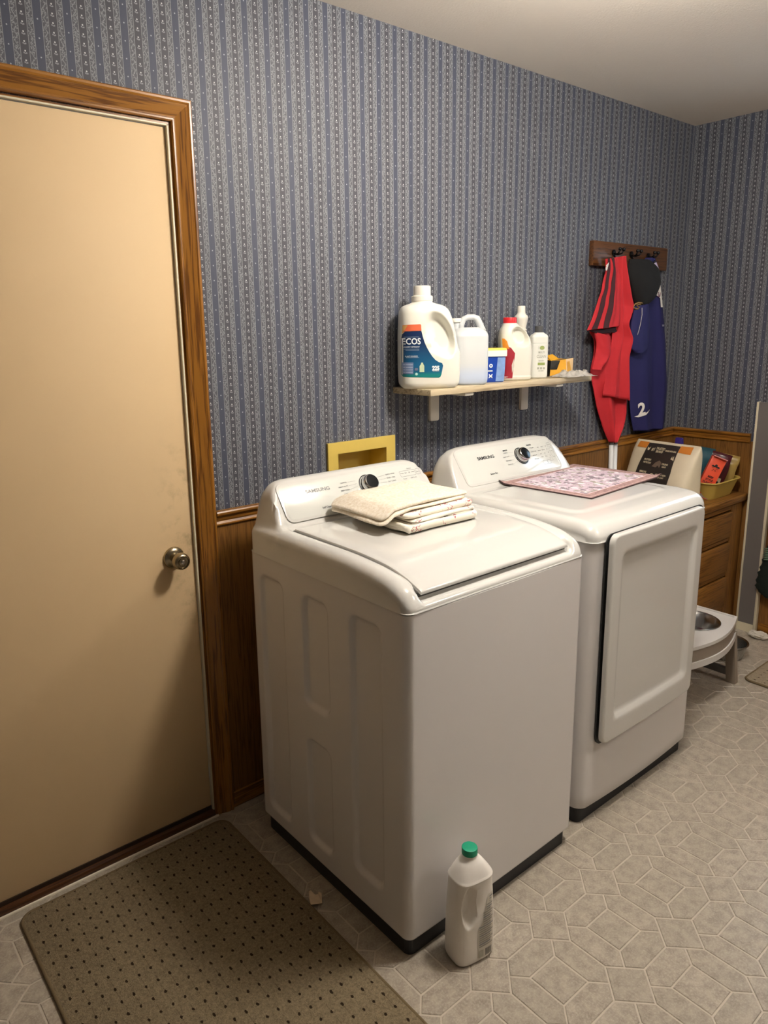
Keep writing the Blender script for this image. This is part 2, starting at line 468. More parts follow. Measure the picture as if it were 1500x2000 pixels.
mg, nt, bs = newmat('window_glass'); setp(bs, .02, 0, .5); bs.inputs['Transmission Weight'].default_value = 1; bs.inputs['IOR'].default_value = 1.01
hy = (WY1-WY0)/2
obj('pane', [(.03, -hy, 0), (.03, hy, 0), (.03, hy, WZ1-WZ0), (.03, -hy, WZ1-WZ0)], [(0, 1, 2, 3)], mg, win)
struct(box('wall_left', -1.72, -1.6, -3.4, .12, 0, H, M_plain), 'plain painted wall on the left', 'wall')
struct(box('wall_front', -1.72, XR+.12, -3.52, -3.4, 0, H, M_plain), 'plain painted wall behind the viewer', 'wall')
struct(box('ceiling', -1.72, XR+.12, -3.52, .12, H, H+.1, M_ceil), 'off white painted ceiling', 'ceiling')

# chair rail and baseboards
RAIL = [(.963, 0), (.963, .010), (.966, .0125), (.970, .0125), (.973, .010), (.976, .0075), (.984, .009), (.990, .0085), (.993, .014), (.998, .0185), (1.004, .0195), (1.008, .017), (1.0095, .012), (1.0095, 0)]
def rail(name, p0, p1, out, mat, label):
    up = Vector((0, 0, 1)); o = sweep_profile(name, RAIL, [(p0, up, out), (p1, up, out)], mat); return struct(o, label, 'trim')
rail('trim_2', (.5655, 0, 0), (1.0, 0, 0), (0, -1, 0), M_oakx, 'beaded oak chair rail between the door casing and outlet box')
rail('trim_3', (1.30, 0, 0), (XR, 0, 0), (0, -1, 0), M_oakx, 'beaded oak chair rail along back wall behind the dryer')
rail('trim_4', (XR, 0, 0), (XR, -.405, 0), (-1, 0, 0), M_oaky, 'beaded oak chair rail on the right end wall')
struct(box('baseboard_back', .566, XR, -.012, 0, 0, .055, M_oakx, None, .003), 'low oak baseboard below back wall panelling', 'baseboard')
struct(box('baseboard_right', XR-.012, XR, -3.38, -.53, 0, .055, M_oaky, None, .003), 'low oak baseboard below right wall panelling', 'baseboard')

# door with oak casing
CAS = [(0, 0), (0, .009), (.003, .0115), (.007, .0115), (.009, .0085), (.012, .009), (.020, .0115), (.030, .0145), (.038, .017), (.0435, .0185), (.0455, .0155), (.050, .018), (.055, .018), (.0585, .0145), (.0585, 0)]
trim1 = struct(thing('trim_1', 'moulded oak door casing around the cream door', 'trim', (.0805, 0, 0)))
OUT = (0, -1, 0)
sweep_profile('casing_leg', CAS, [((.506-.0805, 0, 0), (1, 0, 0), OUT), ((.506-.0805, 0, 2.086), (1, 0, 1), OUT)], M_oak, trim1)
sweep_profile('casing_head', CAS, [((.506-.0805, 0, 2.086), (1, 0, 1), OUT), ((-.335-.0805, 0, 2.086), (-1, 0, 1), OUT)], M_oakx, trim1)
sweep_profile('casing_leg', CAS, [((-.335-.0805, 0, 2.086), (-1, 0, 1), OUT), ((-.335-.0805, 0, 0), (-1, 0, 0), OUT)], M_oak, trim1)
door = struct(thing('door_1', 'flat cream painted door with steel knob', 'door', (.0805, 0, 0)))
dx = -.0805
box('jamb', -.335+dx, -.322+dx, -.001, .11, 0, 2.084, M_oak, door); box('jamb', .4995+dx, .506+dx, -.001, .11, 0, 2.084, M_oak, door)
box('head_jamb', -.322+dx, .4995+dx, -.001, .11, 2.079, 2.084, M_oakx, door)
def door_mat():
    m, nt, bs = newmat('door_paint_worn'); setp(bs, .6, 0, .3)
    t = nt.nodes.new('ShaderNodeNewGeometry'); sp = nt.nodes.new('ShaderNodeSeparateXYZ'); nt.links.new(t.outputs['Position'], sp.inputs[0])
    x, z = X(nt, sp.outputs[0]), X(nt, sp.outputs[2])
    n = X(nt, noise_tex(nt, t.outputs['Position'], 22, 5, .65)); n2 = X(nt, noise_tex(nt, t.outputs['Position'], 3, 2))
    # hand grime along the latch edge near the knob
    g = x.smooth(.36, .50)*((z-.93).ab()*-1.0+.42).smooth(0, .35)*n.smooth(.45, .75)
    c = mixc(nt, n2*.35, lin('#d8bd94'), lin('#ccae80'))
    c = mixc(nt, g*.65, c, lin('#6d6247')); nt.links.new(c, bs.inputs['Base Color'])
    bump(nt, bs, n2, .05, .003)
    return m
box('door_leaf', -.317+dx, .493+dx, .006, .046, .034, 2.0725, door_mat(), door, .002)
box('weatherstrip', .494+dx, .4995+dx, -.004, .02, .006, 2.0785, M_white_trim, door, .001)
box('weatherstrip', -.322+dx, .4995+dx, -.004, .02, 2.0745, 2.079, M_white_trim, door, .001)
box('door_sweep', -.31+dx, .492+dx, .002, .02, .024, .036, pmat('dark_rubber', '#2b1b0f', .6), door)
box('threshold', -.322+dx, .499+dx, -.012, .10, 0, .023, wood('dark_oak', '#2c1608', '#4b2b12', '#5c3717', 'x', 1, .4), door, .003)
box('caulk_line', -.322+dx, .508+dx, -.017, -.011, -.0015, .006, pmat('cream_caulk', '#eadfcb', .6), door, .0015)
KM = Matrix.Translation((.428+dx, .006, .891)) @ Matrix.Rotation(PI/2, 4, 'X')
M_steel = pmat('satin_nickel', '#a79b82', .24, 1)
kn = lathe('door_knob', [(.0325, 0), (.0325, .003), (.030, .008), (.022, .012), (.013, .014), (.012, .026), (.0155, .030), (.0215, .034), (.0245, .042), (.0252, .050), (.0235, .059), (.0195, .063), (.0175, .0635), (.0165, .060), (.011, .059), (.0105, .0615), (.006, .0625)], M_steel, door, 36, KM)
lathe('lock_button', [(.0065, .061), (.0065, .066), (.004, .0672)], M_chrome, kn, 16, KM)

# main lamp on the ceiling (above the picture), plus an added fill lamp
def main_or_fill_lamp(label, loc, strength):
    lamp = thing('main_or_fill_lamp', label, 'lamp', loc)
    lathe('base_ring', [(.09, 0), (.09, -.012), (.03, -.02), (.03, -.07), (.062, -.078), (.07, -.09)], pmat('lamp_white', '#dddddd', .5), lamp, 32)
    ml, nt, bs = newmat('lamp_glass'); bs.inputs['Emission Color'].default_value = LAMP_COL; bs.inputs['Emission Strength'].default_value = strength
    bs.inputs['Base Color'].default_value = (.8, .8, .8, 1)
    lathe('globe', [(.07, -.085), (.105, -.105), (.117, -.135), (.112, -.175), (.088, -.205), (.05, -.223), (.012, -.228)], ml, lamp, 20)
main_or_fill_lamp('round frosted ceiling lamp above the washing machine', LAMP_POS, LAMP_STRENGTH)
main_or_fill_lamp('added unseen fill lamp on the ceiling in the front half of the room', FILL_POS, FILL_STRENGTH)  # added fill, out of view, to brighten the washer front

# ================================================================== WASHER AND DRYER
M_enamel = pmat('white_enamel', '#dcd9d7', .25, 0, .5, 0)
M_gloss = pmat('white_gloss_plastic', '#d0cfca', .13, 0, .5, .3)
M_face = pmat('panel_face_gloss', '#d2d4ce', .12, 0, .5, .3)
M_skirt = pmat('charcoal_base', '#222326', .55)
M_shade = pmat('recess_shade', '#1d1e1e', .6)
M_print = pmat('dark_print', '#45464a', .5)
M_print_l = pmat('grey_print', '#8b8d8e', .5)
M_print_k = pmat('black_print', '#17181a', .45)

def axis_samples(h, R, n):
    a = [h-R+R*math.sin(PI/2*k/8) for k in range(9)]
    inner = [-(h-R)+2*(h-R)*k/n for k in range(1, n)]
    return sorted([-q for q in a]+inner+a)
def cover(name, hx, hy, rc, R, hf, seam, mat, parent, nx=70, ny=110, zlow=None):
    xs, ys = axis_samples(hx, R, nx), axis_samples(hy, R, ny); vs_, fs = [], []
    for y in ys:
        for x in xs:
            ax, ay = abs(x)-(hx-rc), abs(y)-(hy-rc); px, py = x, y
            if ax > 0 and ay > 0:
                k = max(ax, ay)/math.hypot(ax, ay); qx, qy = ax*k, ay*k
                px, py = math.copysign(hx-rc+qx, x), math.copysign(hy-rc+qy, y); e = rc-math.hypot(qx, qy)
            else: e = min(hx-abs(x), hy-abs(y))
            z = hf(px, py); Rf = min(R, max(.004, z-seam-.004))
            if e < Rf: z -= Rf*(1-math.sqrt(max(0, 1-(1-e/Rf)**2)))
            vs_.append((px, py, z))
    nx_, ny_ = len(xs), len(ys)
    for j in range(ny_-1):
        for i in range(nx_-1): fs.append((j*nx_+i, j*nx_+i+1, (j+1)*nx_+i+1, (j+1)*nx_+i))
    ring = [i for i in range(nx_)]+[j*nx_+nx_-1 for j in range(1, ny_)]+[(ny_-1)*nx_+i for i in range(nx_-2, -1, -1)]+[j*nx_ for j in range(ny_-2, 0, -1)]
    b = len(vs_)
    for i in ring: x, y, z = vs_[i]; vs_.append((x, y, seam+.0030))
    b1 = len(vs_)
    for i in ring: x, y, z = vs_[i]; vs_.append((x*(1+.0022/hx), y*(1+.0022/hy), seam+.0016))
    b0 = len(vs_)
    for i in ring: x, y, z = vs_[i]; vs_.append((x*(1+.0022/hx), y*(1+.0022/hy), seam))
    b2 = len(vs_)
    for i in ring: x, y, z = vs_[i]; vs_.append((x*(1-.006/hx), y*(1-.006/hy), seam))
    n = len(ring)
    for k in range(n):
        k2 = (k+1) % n; fs.append((ring[k], b+k, b+k2, ring[k2])); fs.append((b+k, b1+k, b1+k2, b+k2)); fs.append((b1+k, b0+k, b0+k2, b1+k2)); fs.append((b0+k, b2+k, b2+k2, b0+k2))
    o = obj(name, vs_, fs, mat, parent, True)
    try: o.data.set_sharp_from_angle(angle=math.radians(60))
    except Exception: pass
    return o
def cabinet(name, hx, hy, rc, z0, z1, mat, parent, recess=None, bow=0, bowz=None):
    """rounded-corner steel cabinet; recess(y, z) pushes the left side in, bow swells the front"""
    out = []                                    # counter-clockwise outline, left side dense
    def corner(cx, cy, a0):
        for k in range(9):
            a = a0+PI/2*k/8; out.append((cx+rc*math.cos(a), cy+rc*math.sin(a), 0))
    corner(hx-rc, hy-rc, 0); corner(-(hx-rc), hy-rc, PI/2)
    N = 150
    if recess:
        for k in range(1, N): out.append((-hx, (hy-rc)-2*(hy-rc)*k/N, 1))
    corner(-(hx-rc), -(hy-rc), PI)
    for k in range(1, 24): out.append((-(hx-rc)+2*(hx-rc)*k/24, -hy, 0))
    corner(hx-rc, -(hy-rc), 3*PI/2)
    zs = [z0, z0+.003]+[z0+.003+(z1-z0-.003)*k/(200 if recess else 24) for k in range(1, (200 if recess else 24)+1)]
    vs_, fs = [], []
    for q, z in enumerate(zs):
        s = .003 if q == 0 else 0
        for x, y, f in out:
            px = x+(recess(y, z) if f and recess else 0); py = y
            if y < -(hy-rc)-1e-6: py = y-bow*(1-(x/hx)**2)*(bowz(z) if bowz else 1)
            vs_.append((px*(1-s/hx), py*(1-s/hy), z))
    n = len(out)
    for k in range(len(zs)-1):
        for i in range(n): j = (i+1) % n; fs.append((k*n+i, k*n+j, (k+1)*n+j, (k+1)*n+i))
    fs += [tuple(range(n-1, -1, -1)), tuple((len(zs)-1)*n+i for i in range(n))]
    o = obj(name, vs_, fs, mat, parent, True)
    try: o.data.set_sharp_from_angle(angle=math.radians(55))
    except Exception: pass
    return o
def rr_sd(y, z, y0, y1, z0, z1, r):
    qx, qy = abs(y-(y0+y1)/2)-(y1-y0)/2+r, abs(z-(z0+z1)/2)-(z1-z0)/2+r
    return math.hypot(max(qx, 0), max(qy, 0))+min(max(qx, qy), 0)-r
def panel_frame(y0, z0, y1, z1):
    """matrix of the slanted console face: x right, y up the slope, z out"""
    up = Vector((0, y1-y0, z1-z0)); L = up.length; up.normalize(); xx = Vector((1, 0, 0)); nn = xx.cross(up)
    if nn.y > 0: nn = -nn
    m = Matrix(((1, up.x, nn.x, 0), (0, up.y, nn.y, (y0+y1)/2), (0, up.z, nn.z, (z0+z1)/2), (0, 0, 0, 1)))
    return m, L
def flat_text(name, txt, size, x, y, mtx, mat, parent, z=.0026, align='CENTER', sx=1, bold=0):
    vs_, fs = text_mesh(txt, size, align, bold)
    return obj(name, [mtx @ Vector((x+v.x*sx, y+v.y, z)) for v in vs_], fs, mat, parent)
def flat_lines(name, segs, w, mtx, mat, parent, z=.0026, each=False):
    if each:
        for sg in segs: flat_lines(name, [sg], w, mtx, mat, parent, z)
        return
    vs_, fs = [], []
    for x0, y0, x1, y1 in segs:
        d = Vector((x1-x0, y1-y0)).normalized()*(w/2); n = Vector((-d.y, d.x)); b = len(vs_)
        for x, y in ((x0+n.x-d.x, y0+n.y-d.y), (x1+n.x+d.x, y1+n.y+d.y), (x1-n.x+d.x, y1-n.y+d.y), (x0-n.x-d.x, y0-n.y-d.y)): vs_.append(mtx @ Vector((x, y, z)))
        fs.append((b+3, b+2, b+1, b))
    return obj(name, vs_, fs, mat, parent)
def rr_line(x0, x1, y0, y1, r=.003):
    p = rrect((x1-x0)/2, (y1-y0)/2, r, 3, (x0+x1)/2, (y0+y1)/2); return [(*p[i], *p[(i+1) % len(p)]) for i in range(len(p))]
def dial(parent, mtx, x, y):
    m = mtx @ Matrix.Translation((x, y, .0022))
    d = lathe('dial', [(.029, 0), (.029, .006), (.0275, .016), (.0255, .022), (.0225, .0245)], M_chrome, parent, 40, m)
    lathe('dial_ring', [(.0345, 0), (.0345, .0018), (.0315, .0022), (.0310, .0005)], pmat('dial_black', '#17181a', .3), d, 40, m, cap=False)
    lathe('dial_face', [(.0224, .0243), (.0222, .0252), (.012, .0262), (.003, .0266)], pmat('dial_smoke', '#3a3d40', .12, .8), d, 40, m)

# ---- washer
WHX, WHY = .337, .3405; WC = (.9326, -.4855)
washer = thing('washing_machine', 'white top load washing machine with folded linen on its lid', 'washing machine', (WC[0], WC[1], 0))
wy = lambda y: y-WC[1]
def wrecess(y, z):
    Y = y+WC[1]; d = 0
    for y0, y1, z0, z1 in ((-.315, -.197, .098, .855), (-.523, -.410, .533, .853), (-.521, -.410, .108, .433), (-.734, -.616, .140, .860)):
        d = max(d, .011*sst(.004, -.012, rr_sd(Y, z, y0, y1, z0, z1, .028)))
    return d
cabinet('cabinet', WHX, WHY, .022, .055, .9118, M_enamel, washer, wrecess, .004)
prism('base_skirt', rrect(WHX-.012, WHY-.012, .02), 0, .056, M_skirt, washer)
FLK = [(0, 0), (.012, 0), (.02, .04), (.028, .2), (.036, .5), (.046, .72), (.062, .88), (.08, .955), (.10, .99), (.13, 1)]
def wash_h(x, y):
    Y = y+WC[1]; ax = abs(x)
    side = crk([(-.826, .938), (-.812, .953), (-.79, .967), (-.75, .981), (-.68, .991), (-.55, .997), (-.3, .997), (-.14, .997)], Y)
    mid = crk([(-.826, .930), (-.800, .931), (-.792, .945), (-.785, .958), (-.75, .972), (-.68, .983), (-.55, .989), (-.3, .989), (-.14, .989)], Y)
    m = sst(.292, .284, ax); base = side*(1-m)+mid*m
    g = lerpk([(-.292, 0), (-.276, .05), (-.194, .95), (-.178, 1.0), (-.13, 1.0)], Y); f = lerpk(FLK, WHX-ax)
    return base+(1.118-base)*max(0, smin(g, f, .10))
cover('top_cover', WHX, WHY, .028, .03, wash_h, .9135, M_gloss, washer)
# lid: curved slab with dark strips painting shade in its gap and front pocket
def lid_z(Y): return crk([(-.81, .9535), (-.80, .9575), (-.78, .966), (-.75, .9765), (-.68, .990), (-.55, .9975), (-.2, .9985)], Y)
def slab(name, x0, x1, Y0, Y1, top, th, mat, parent, cx, cy, nx=24, ny=60, rr=.004):
    vs_, fs = [], []; ys = [Y0+(Y1-Y0)*k/ny for k in range(ny+1)]; xs = [x0+(x1-x0)*k/nx for k in range(nx+1)]
    def edge(x, y):
        e = min(x-x0, x1-x, abs(y-Y0), abs(Y1-y)); return rr*(1-math.sqrt(max(0, 1-(1-min(1, e/rr))**2)))
    xs = sorted(set(xs+[x0+rr*.3, x0+rr, x1-rr*.3, x1-rr])); ys = sorted(set(ys+[Y0-rr*.3*math.copysign(1, Y0-Y1), Y0-rr*math.copysign(1, Y0-Y1), Y1+rr*.3*math.copysign(1, Y0-Y1), Y1+rr*math.copysign(1, Y0-Y1)]))
    n, m = len(xs), len(ys)
    for y in ys:
        for x in xs: vs_.append((x-cx, y-cy, top(y)-edge(x, y)))
    for y in ys:
        for x in xs: vs_.append((x-cx, y-cy, top(y)-th))
    for j in range(m-1):
        for i in range(n-1):
            a = j*n+i; fs.append((a, a+1, a+n+1, a+n)); b = n*m+a; fs.append((b, b+n, b+n+1, b+1))
    ring = [i for i in range(n)]+[j*n+n-1 for j in range(1, m)]+[(m-1)*n+i for i in range(n-2, -1, -1)]+[j*n for j in range(m-2, 0, -1)]
    for k in range(len(ring)):
        a, b = ring[k], ring[(k+1) % len(ring)]; fs.append((a, a+n*m, b+n*m, b))
    bm = bmesh.new(); bv = [bm.verts.new(v) for v in vs_]
    for f in fs: bm.faces.new([bv[i] for i in f])
    return bmobj(name, bm, mat, parent, True)
lid = slab('lid', .6545, 1.2115, -.808, -.300, lid_z, .009, M_gloss, washer, *WC)
slab('lid_gap_shade', .6505, 1.2155, -.800, -.296, lambda Y: lid_z(Y)-.0045, .004, pmat('gap_shade_grey', '#6d6c68', .6), washer, *WC)  # grey strip coloured as the shaded gap around the lid
box('pocket_shade', .6515-WC[0], 1.2145-WC[0], wy(-.7965), wy(-.785), .929, .954, pmat('pocket_shade_grey', '#4a4b47', .5), washer)  # dark block painted as shade in the pocket under the lid
PM, PL = panel_frame(wy(-.2755), 1.0015, wy(-.1945), 1.1115)
def console(parent, pm, pl, hx, washer_like):
    prism('control_panel', rrect(hx, pl/2-.006, .022, 8), -.001, .0016, M_gloss, parent, .0012, pm)
    prism('panel_face', rrect(hx-.007, pl/2-.013, .016, 8), .0004, .0020, M_face, parent, .0006, pm)
console(washer, PM, PL, .277, True)
wx = lambda x: x-WC[0]
dial(washer, PM, wx(.981), .010)
flat_text('lettering', 'SAMSUNG', .0155, wx(.792), .022, PM, M_print_l, washer, sx=1.25, bold=.0004)
flat_text('lettering', 'Self Clean', .0085, wx(.800), -.036, PM, M_print, washer, bold=.0002)
for k, s in enumerate(('NORMAL', 'HEAVY DUTY', 'DEEP WASH', 'BEDDING', 'DELICATES')): flat_text('lettering', s, .0062, wx(.905), .030-.0125*k, PM, M_print, washer, align='RIGHT')
for k, s in enumerate(('QUICK WASH', 'RINSE + SPIN', 'SELF CLEAN')): flat_text('lettering', s, .0062, wx(1.062), .032-.0125*k, PM, M_print, washer, align='LEFT')
flat_lines('print_line', [(wx(.908), .030-.0125*k, wx(.938), .030-.010*k) for k in range(4)]+[(wx(1.02), .028-.010*k, wx(1.058), .032-.0125*k) for k in range(3)], .0007, PM, M_print_l, washer, each=True)
flat_lines('button_outline', rr_line(wx(1.122), wx(1.188), .014, .034)+rr_line(wx(1.192), wx(1.208), .014, .034), .0008, PM, M_print_l, washer)
for k in range(4): flat_text('lettering', ('Temp', 'Spin', 'Soil', 'Delay')[k], .0055, wx(1.131+.016*k), .026, PM, M_print, washer)
flat_text('lettering', 'Options', .006, wx(1.168), .040, PM, M_print_l, washer); flat_text('lettering', 'Start', .0055, wx(1.20), .024, PM, M_print, washer)
flat_text('lettering', 'Power', .006, wx(1.135), .006, PM, M_print, washer); flat_text('lettering', 'Child Lock', .006, wx(1.172), .006, PM, M_print, washer)

# ---- dryer
DX0, DX1, DYF, DYB = 1.339, 2.013, -.806, -.13
DHX, DHY = (DX1-DX0)/2, (DYB-DYF)/2; DC = ((DX0+DX1)/2, (DYB+DYF)/2)
dryer = thing('clothes_dryer', 'white front load dryer with a floral mat on top', 'clothes dryer', (DC[0], DC[1], 0))
prism('base_skirt', rrect(DHX-.012, DHY-.014, .02), 0, .056, M_skirt, dryer)
cabinet('cabinet', DHX, DHY, .034, .055, .9228, M_enamel, dryer, None, .012)
FLD = [(0, .06), (.010, .16), (.02, .38), (.032, .62), (.05, .80), (.08, .92), (.12, .98), (.17, 1)]
def dry_h(x, y):
    Y = y+DC[1]; ax = abs(x)
    base = crk([(-.806, .966), (-.79, .972), (-.75, .981), (-.70, .984), (-.14, .984)], Y)
    e = rr_sd(x, Y, -(DHX-.075), DHX-.075, -.70, -.30, .04); base += .0045*sst(.012, -.012, e)*sst(-.31, -.33, Y)
    g = lerpk([(-.285, 0), (-.268, .05), (-.178, .95), (-.162, 1.0), (-.12, 1.0)], Y); f = lerpk(FLD, DHX-ax)
    return base+(1.126-base)*max(0, smin(g, f, .10))
cover('top_cover', DHX+.001, DHY+.006, .036, .034, dry_h, .9245, M_gloss, dryer)
PD, PDL = panel_frame(-.268-DC[1], .992, -.178-DC[1], 1.119)
console(dryer, PD, PDL, .272, False)
dxx = lambda x: x-DC[0]
dial(dryer, PD, dxx(1.742), .008)
flat_text('lettering', 'SAMSUNG', .0165, dxx(1.553), .026, PD, M_print_k, dryer, sx=1.2, bold=.0005)
flat_text('lettering', 'Sensor Dry', .0085, dxx(1.556), -.040, PD, M_print_k, dryer, bold=.0002)
flat_text('lettering', 'SENSOR', .0068, dxx(1.668), .040, PD, M_print_k, dryer, bold=.0004); flat_text('lettering', 'MANUAL', .0068, dxx(1.812), .046, PD, M_print_k, dryer, bold=.0004)
for k, s in enumerate(('NORMAL', 'HEAVY DUTY', 'PERM PRESS', 'DELICATES')): flat_text('lettering', s, .006, dxx(1.678), .030-.016*k, PD, M_print, dryer, align='RIGHT')
for k, s in enumerate(('TIME DRY', 'QUICK DRY', 'AIR FLUFF', 'WRINKLE')): flat_text('lettering', s, .006, dxx(1.806), .032-.016*k, PD, M_print, dryer, align='LEFT')
flat_lines('print_line', [(dxx(1.681), .030-.016*k, dxx(1.707), .028-.013*k) for k in range(4)]+[(dxx(1.778), .030-.013*k, dxx(1.803), .032-.016*k) for k in range(4)], .0006, PD, M_print_l, dryer, each=True)
for c_ in range(3):
    for k in range(4): flat_text('lettering', (('High', 'Medium', 'Low', 'Extra'), ('More', 'Normal', 'Less', 'Damp'), ('60', '40', '30', '20'))[c_][k], .0055, dxx(1.857+.024*c_), .030-.014*k, PD, M_print, dryer, align='CENTER')
flat_lines('button_outline', rr_line(dxx(1.846), dxx(1.872), -.044, -.028)+rr_line(dxx(1.874), dxx(1.892), -.044, -.028)+rr_line(dxx(1.896), dxx(1.910), -.034, -.020)+rr_line(dxx(1.916), dxx(1.936), -.018, .018)+rr_line(dxx(1.916), dxx(1.936), .024, .042), .0008, PD, M_print_l, dryer)
for k, s in enumerate(('Power', 'Start', 'Pause')): flat_text('lettering', s, .005, dxx(1.926), .033-.027*k, PD, M_print, dryer)
# door: dished slab standing off a dark plate that paints the shade behind it
prism('recess_shade_plate', rrect(.291, .338, .03, 8), 0, .004, M_shade, dryer, 0, Matrix(((1, 0, 0, 1.679-DC[0]), (0, 0, -1, -.814-DC[1]), (0, 1, 0, .607), (0, 0, 0, 1))))
def dished(name, hx, hy, rc, th, mat, parent, mtx, lip, top, bot, depth, R=.008):
    xs, ys = axis_samples(hx, R, 64), axis_samples(hy, R, 72); vs_, fs = [], []
    for y in ys:
        for x in xs:
            ax, ay = abs(x)-(hx-rc), abs(y)-(hy-rc); px, py = x, y
            if ax > 0 and ay > 0:
                k = max(ax, ay)/math.hypot(ax, ay); px, py = math.copysign(hx-rc+ax*k, x), math.copysign(hy-rc+ay*k, y); e = rc-math.hypot(ax, ay)*k
            else: e = min(hx-abs(x), hy-abs(y))
            z = th+.004*(1-(px/hx)**2)
            if e < R: z -= R*(1-math.sqrt(max(0, 1-(1-max(e, 0)/R)**2)))
            sd = rr_sd(px, py, -(hx-lip), hx-lip, -hy+bot, hy-top, .024)
            z -= depth*sst(.003, -.017, sd)
            vs_.append((px, py, z))
    nx_, ny_ = len(xs), len(ys)
    for j in range(ny_-1):
        for i in range(nx_-1): fs.append((j*nx_+i, j*nx_+i+1, (j+1)*nx_+i+1, (j+1)*nx_+i))
    ring = [i for i in range(nx_)]+[j*nx_+nx_-1 for j in range(1, ny_)]+[(ny_-1)*nx_+i for i in range(nx_-2, -1, -1)]+[j*nx_ for j in range(ny_-2, 0, -1)]
    b = len(vs_)
    for i in ring: vs_.append((vs_[i][0], vs_[i][1], 0))
    n = len(ring)
    for k in range(n): fs.append((ring[k], b+k, b+(k+1) % n, ring[(k+1) % n]))
    fs.append(tuple(b+k for k in range(n-1, -1, -1)))
    bm = bmesh.new(); bv = [bm.verts.new(mtx @ Vector(v)) for v in vs_]
    for f in fs: bm.faces.new([bv[i] for i in f])
    return bmobj(name, bm, mat, parent, True)
dished('door', .272, .333, .026, .016, M_gloss, dryer, Matrix(((1, 0, 0, 1.657-DC[0]), (0, 0, -1, -.829-DC[1]), (0, 1, 0, .616), (0, 0, 0, 1))), .050, .060, .070, .012)
box('door_hinge_post', 1.91-DC[0], 1.93-DC[0], -.834-DC[1], -.80-DC[1], .36, .86, M_gloss, dryer)

# outlet box in the wall behind the washer
outlet = thing('laundry_outlet_box', 'recessed yellow plastic laundry outlet box behind the washer', 'outlet box', (1.142, 0, .94))
M_yel = pmat('aged_yellow_plastic', '#d8bd5e', .45, var=.04, vs_=30)
bm = bmesh.new()
for x0, x1, z0, z1 in ((-.150, -.108, -.02, .228), (.108, .150, -.02, .228), (-.108, .108, .189, .228), (-.108, .108, -.02, .018)): addbox(bm, x0, x1, -.009, 0, z0, z1)
bmobj('frame', bm, M_yel, outlet)
bm = bmesh.new()
for a in ((-.112, -.108, 0, .085, .012, .191), (.108, .112, 0, .085, .012, .191), (-.108, .108, 0, .085, .187, .191), (-.108, .108, 0, .085, .012, .016), (-.112, .112, .085, .089, .012, .191)): addbox(bm, *a)
bmobj('recess', bm, M_yel, outlet)
for xx in (-.05, .05):
    v = lathe('valve', [(.011, 0), (.011, .03), (.016, .032), (.016, .042), (.008, .046)], pmat('brass', '#9a7a3a', .35, 1), outlet, 16, Matrix.Translation((xx, .05, .016)))

# ================================================================== SHELF AND ITS BOTTLES
SH = 1.338                                       # shelf top
shelf = thing('wall_shelf', 'pale wooden wall shelf on two white brackets above the dryer', 'shelf', (1.295, 0, SH-.021))
box('board', -.005, .928, -.192, -.001, 0, .021, wood('pale_board', '#8c7a5e', '#b9a888', '#cdbd9d', 'x', .8, .5), shelf, .0015)
M_brk = pmat('bracket_white', '#d8d3c6', .45)
for bx_ in (1.489, 2.017):
    x = bx_-1.295; w = .023
    b = prism('bracket', rrect(w, .058, .008, 4, 0, -.058), 0, .012, M_brk, shelf, .003, Matrix(((1, 0, 0, x), (0, 0, -1, -.001), (0, 1, 0, 0), (0, 0, 0, 1))))
    box('bracket_arm', x-w, x+w, -.185, -.002, -.012, -.0005, M_brk, b, .004)

M_hdpe = pmat('milky_plastic', '#e1dfd3', .38, var=.02, vs_=12)
for n_ in ('milky_plastic',):
    b_ = MATS[n_].node_tree.nodes['Principled BSDF']; b_.inputs['Subsurface Weight'].default_value = .12; b_.inputs['Subsurface Radius'].default_value = (.02, .018, .012)
M_capw = pmat('cap_white', '#e6e1d4', .4)
M_ink_w = pmat('print_white', '#eef0f0', .5)
def ribbed_cap(name, r, h, mat, parent, loc, ribs=36, top_r=None):
    bm = bmesh.new(); n = ribs*2; rows = [(0, 1), (h*.88, 1), (h*.97, .97), (h, .90)]; rings = []
    for z, k in rows:
        ring = []
        for i in range(n):
            a = 2*PI*i/n; rr = r*k*(1-.02*(i % 2)) * ((top_r or r)/r if False else 1)
            ring.append(bm.verts.new((loc[0]+rr*math.cos(a), loc[1]+rr*math.sin(a), loc[2]+z)))
        rings.append(ring)
    for a, b in zip(rings, rings[1:]):
        for i in range(n): bm.faces.new((a[i], a[(i+1) % n], b[(i+1) % n], b[i]))
    bm.faces.new(rings[0][::-1]); bm.faces.new(rings[-1])
    return bmobj(name, bm, mat, parent, True)
def ell_dent(v, cx, cz, a, b, tilt, depth, both=True, edge=.55):
    """press a smooth oval grip into the front (and back) of a bottle"""
    dx, dz = v.x-cx, v.z-cz; c, s = math.cos(tilt), math.sin(tilt)
    p, q = (dx*c+dz*s)/a, (-dx*s+dz*c)/b; d = math.hypot(p, q)
    k = depth*sst(1.0, edge, d)
    if v.y < 0: return min(v.y+k, -.006) if k > 0 else v.y
    return max(v.y-k, .006) if both and k > 0 else v.y

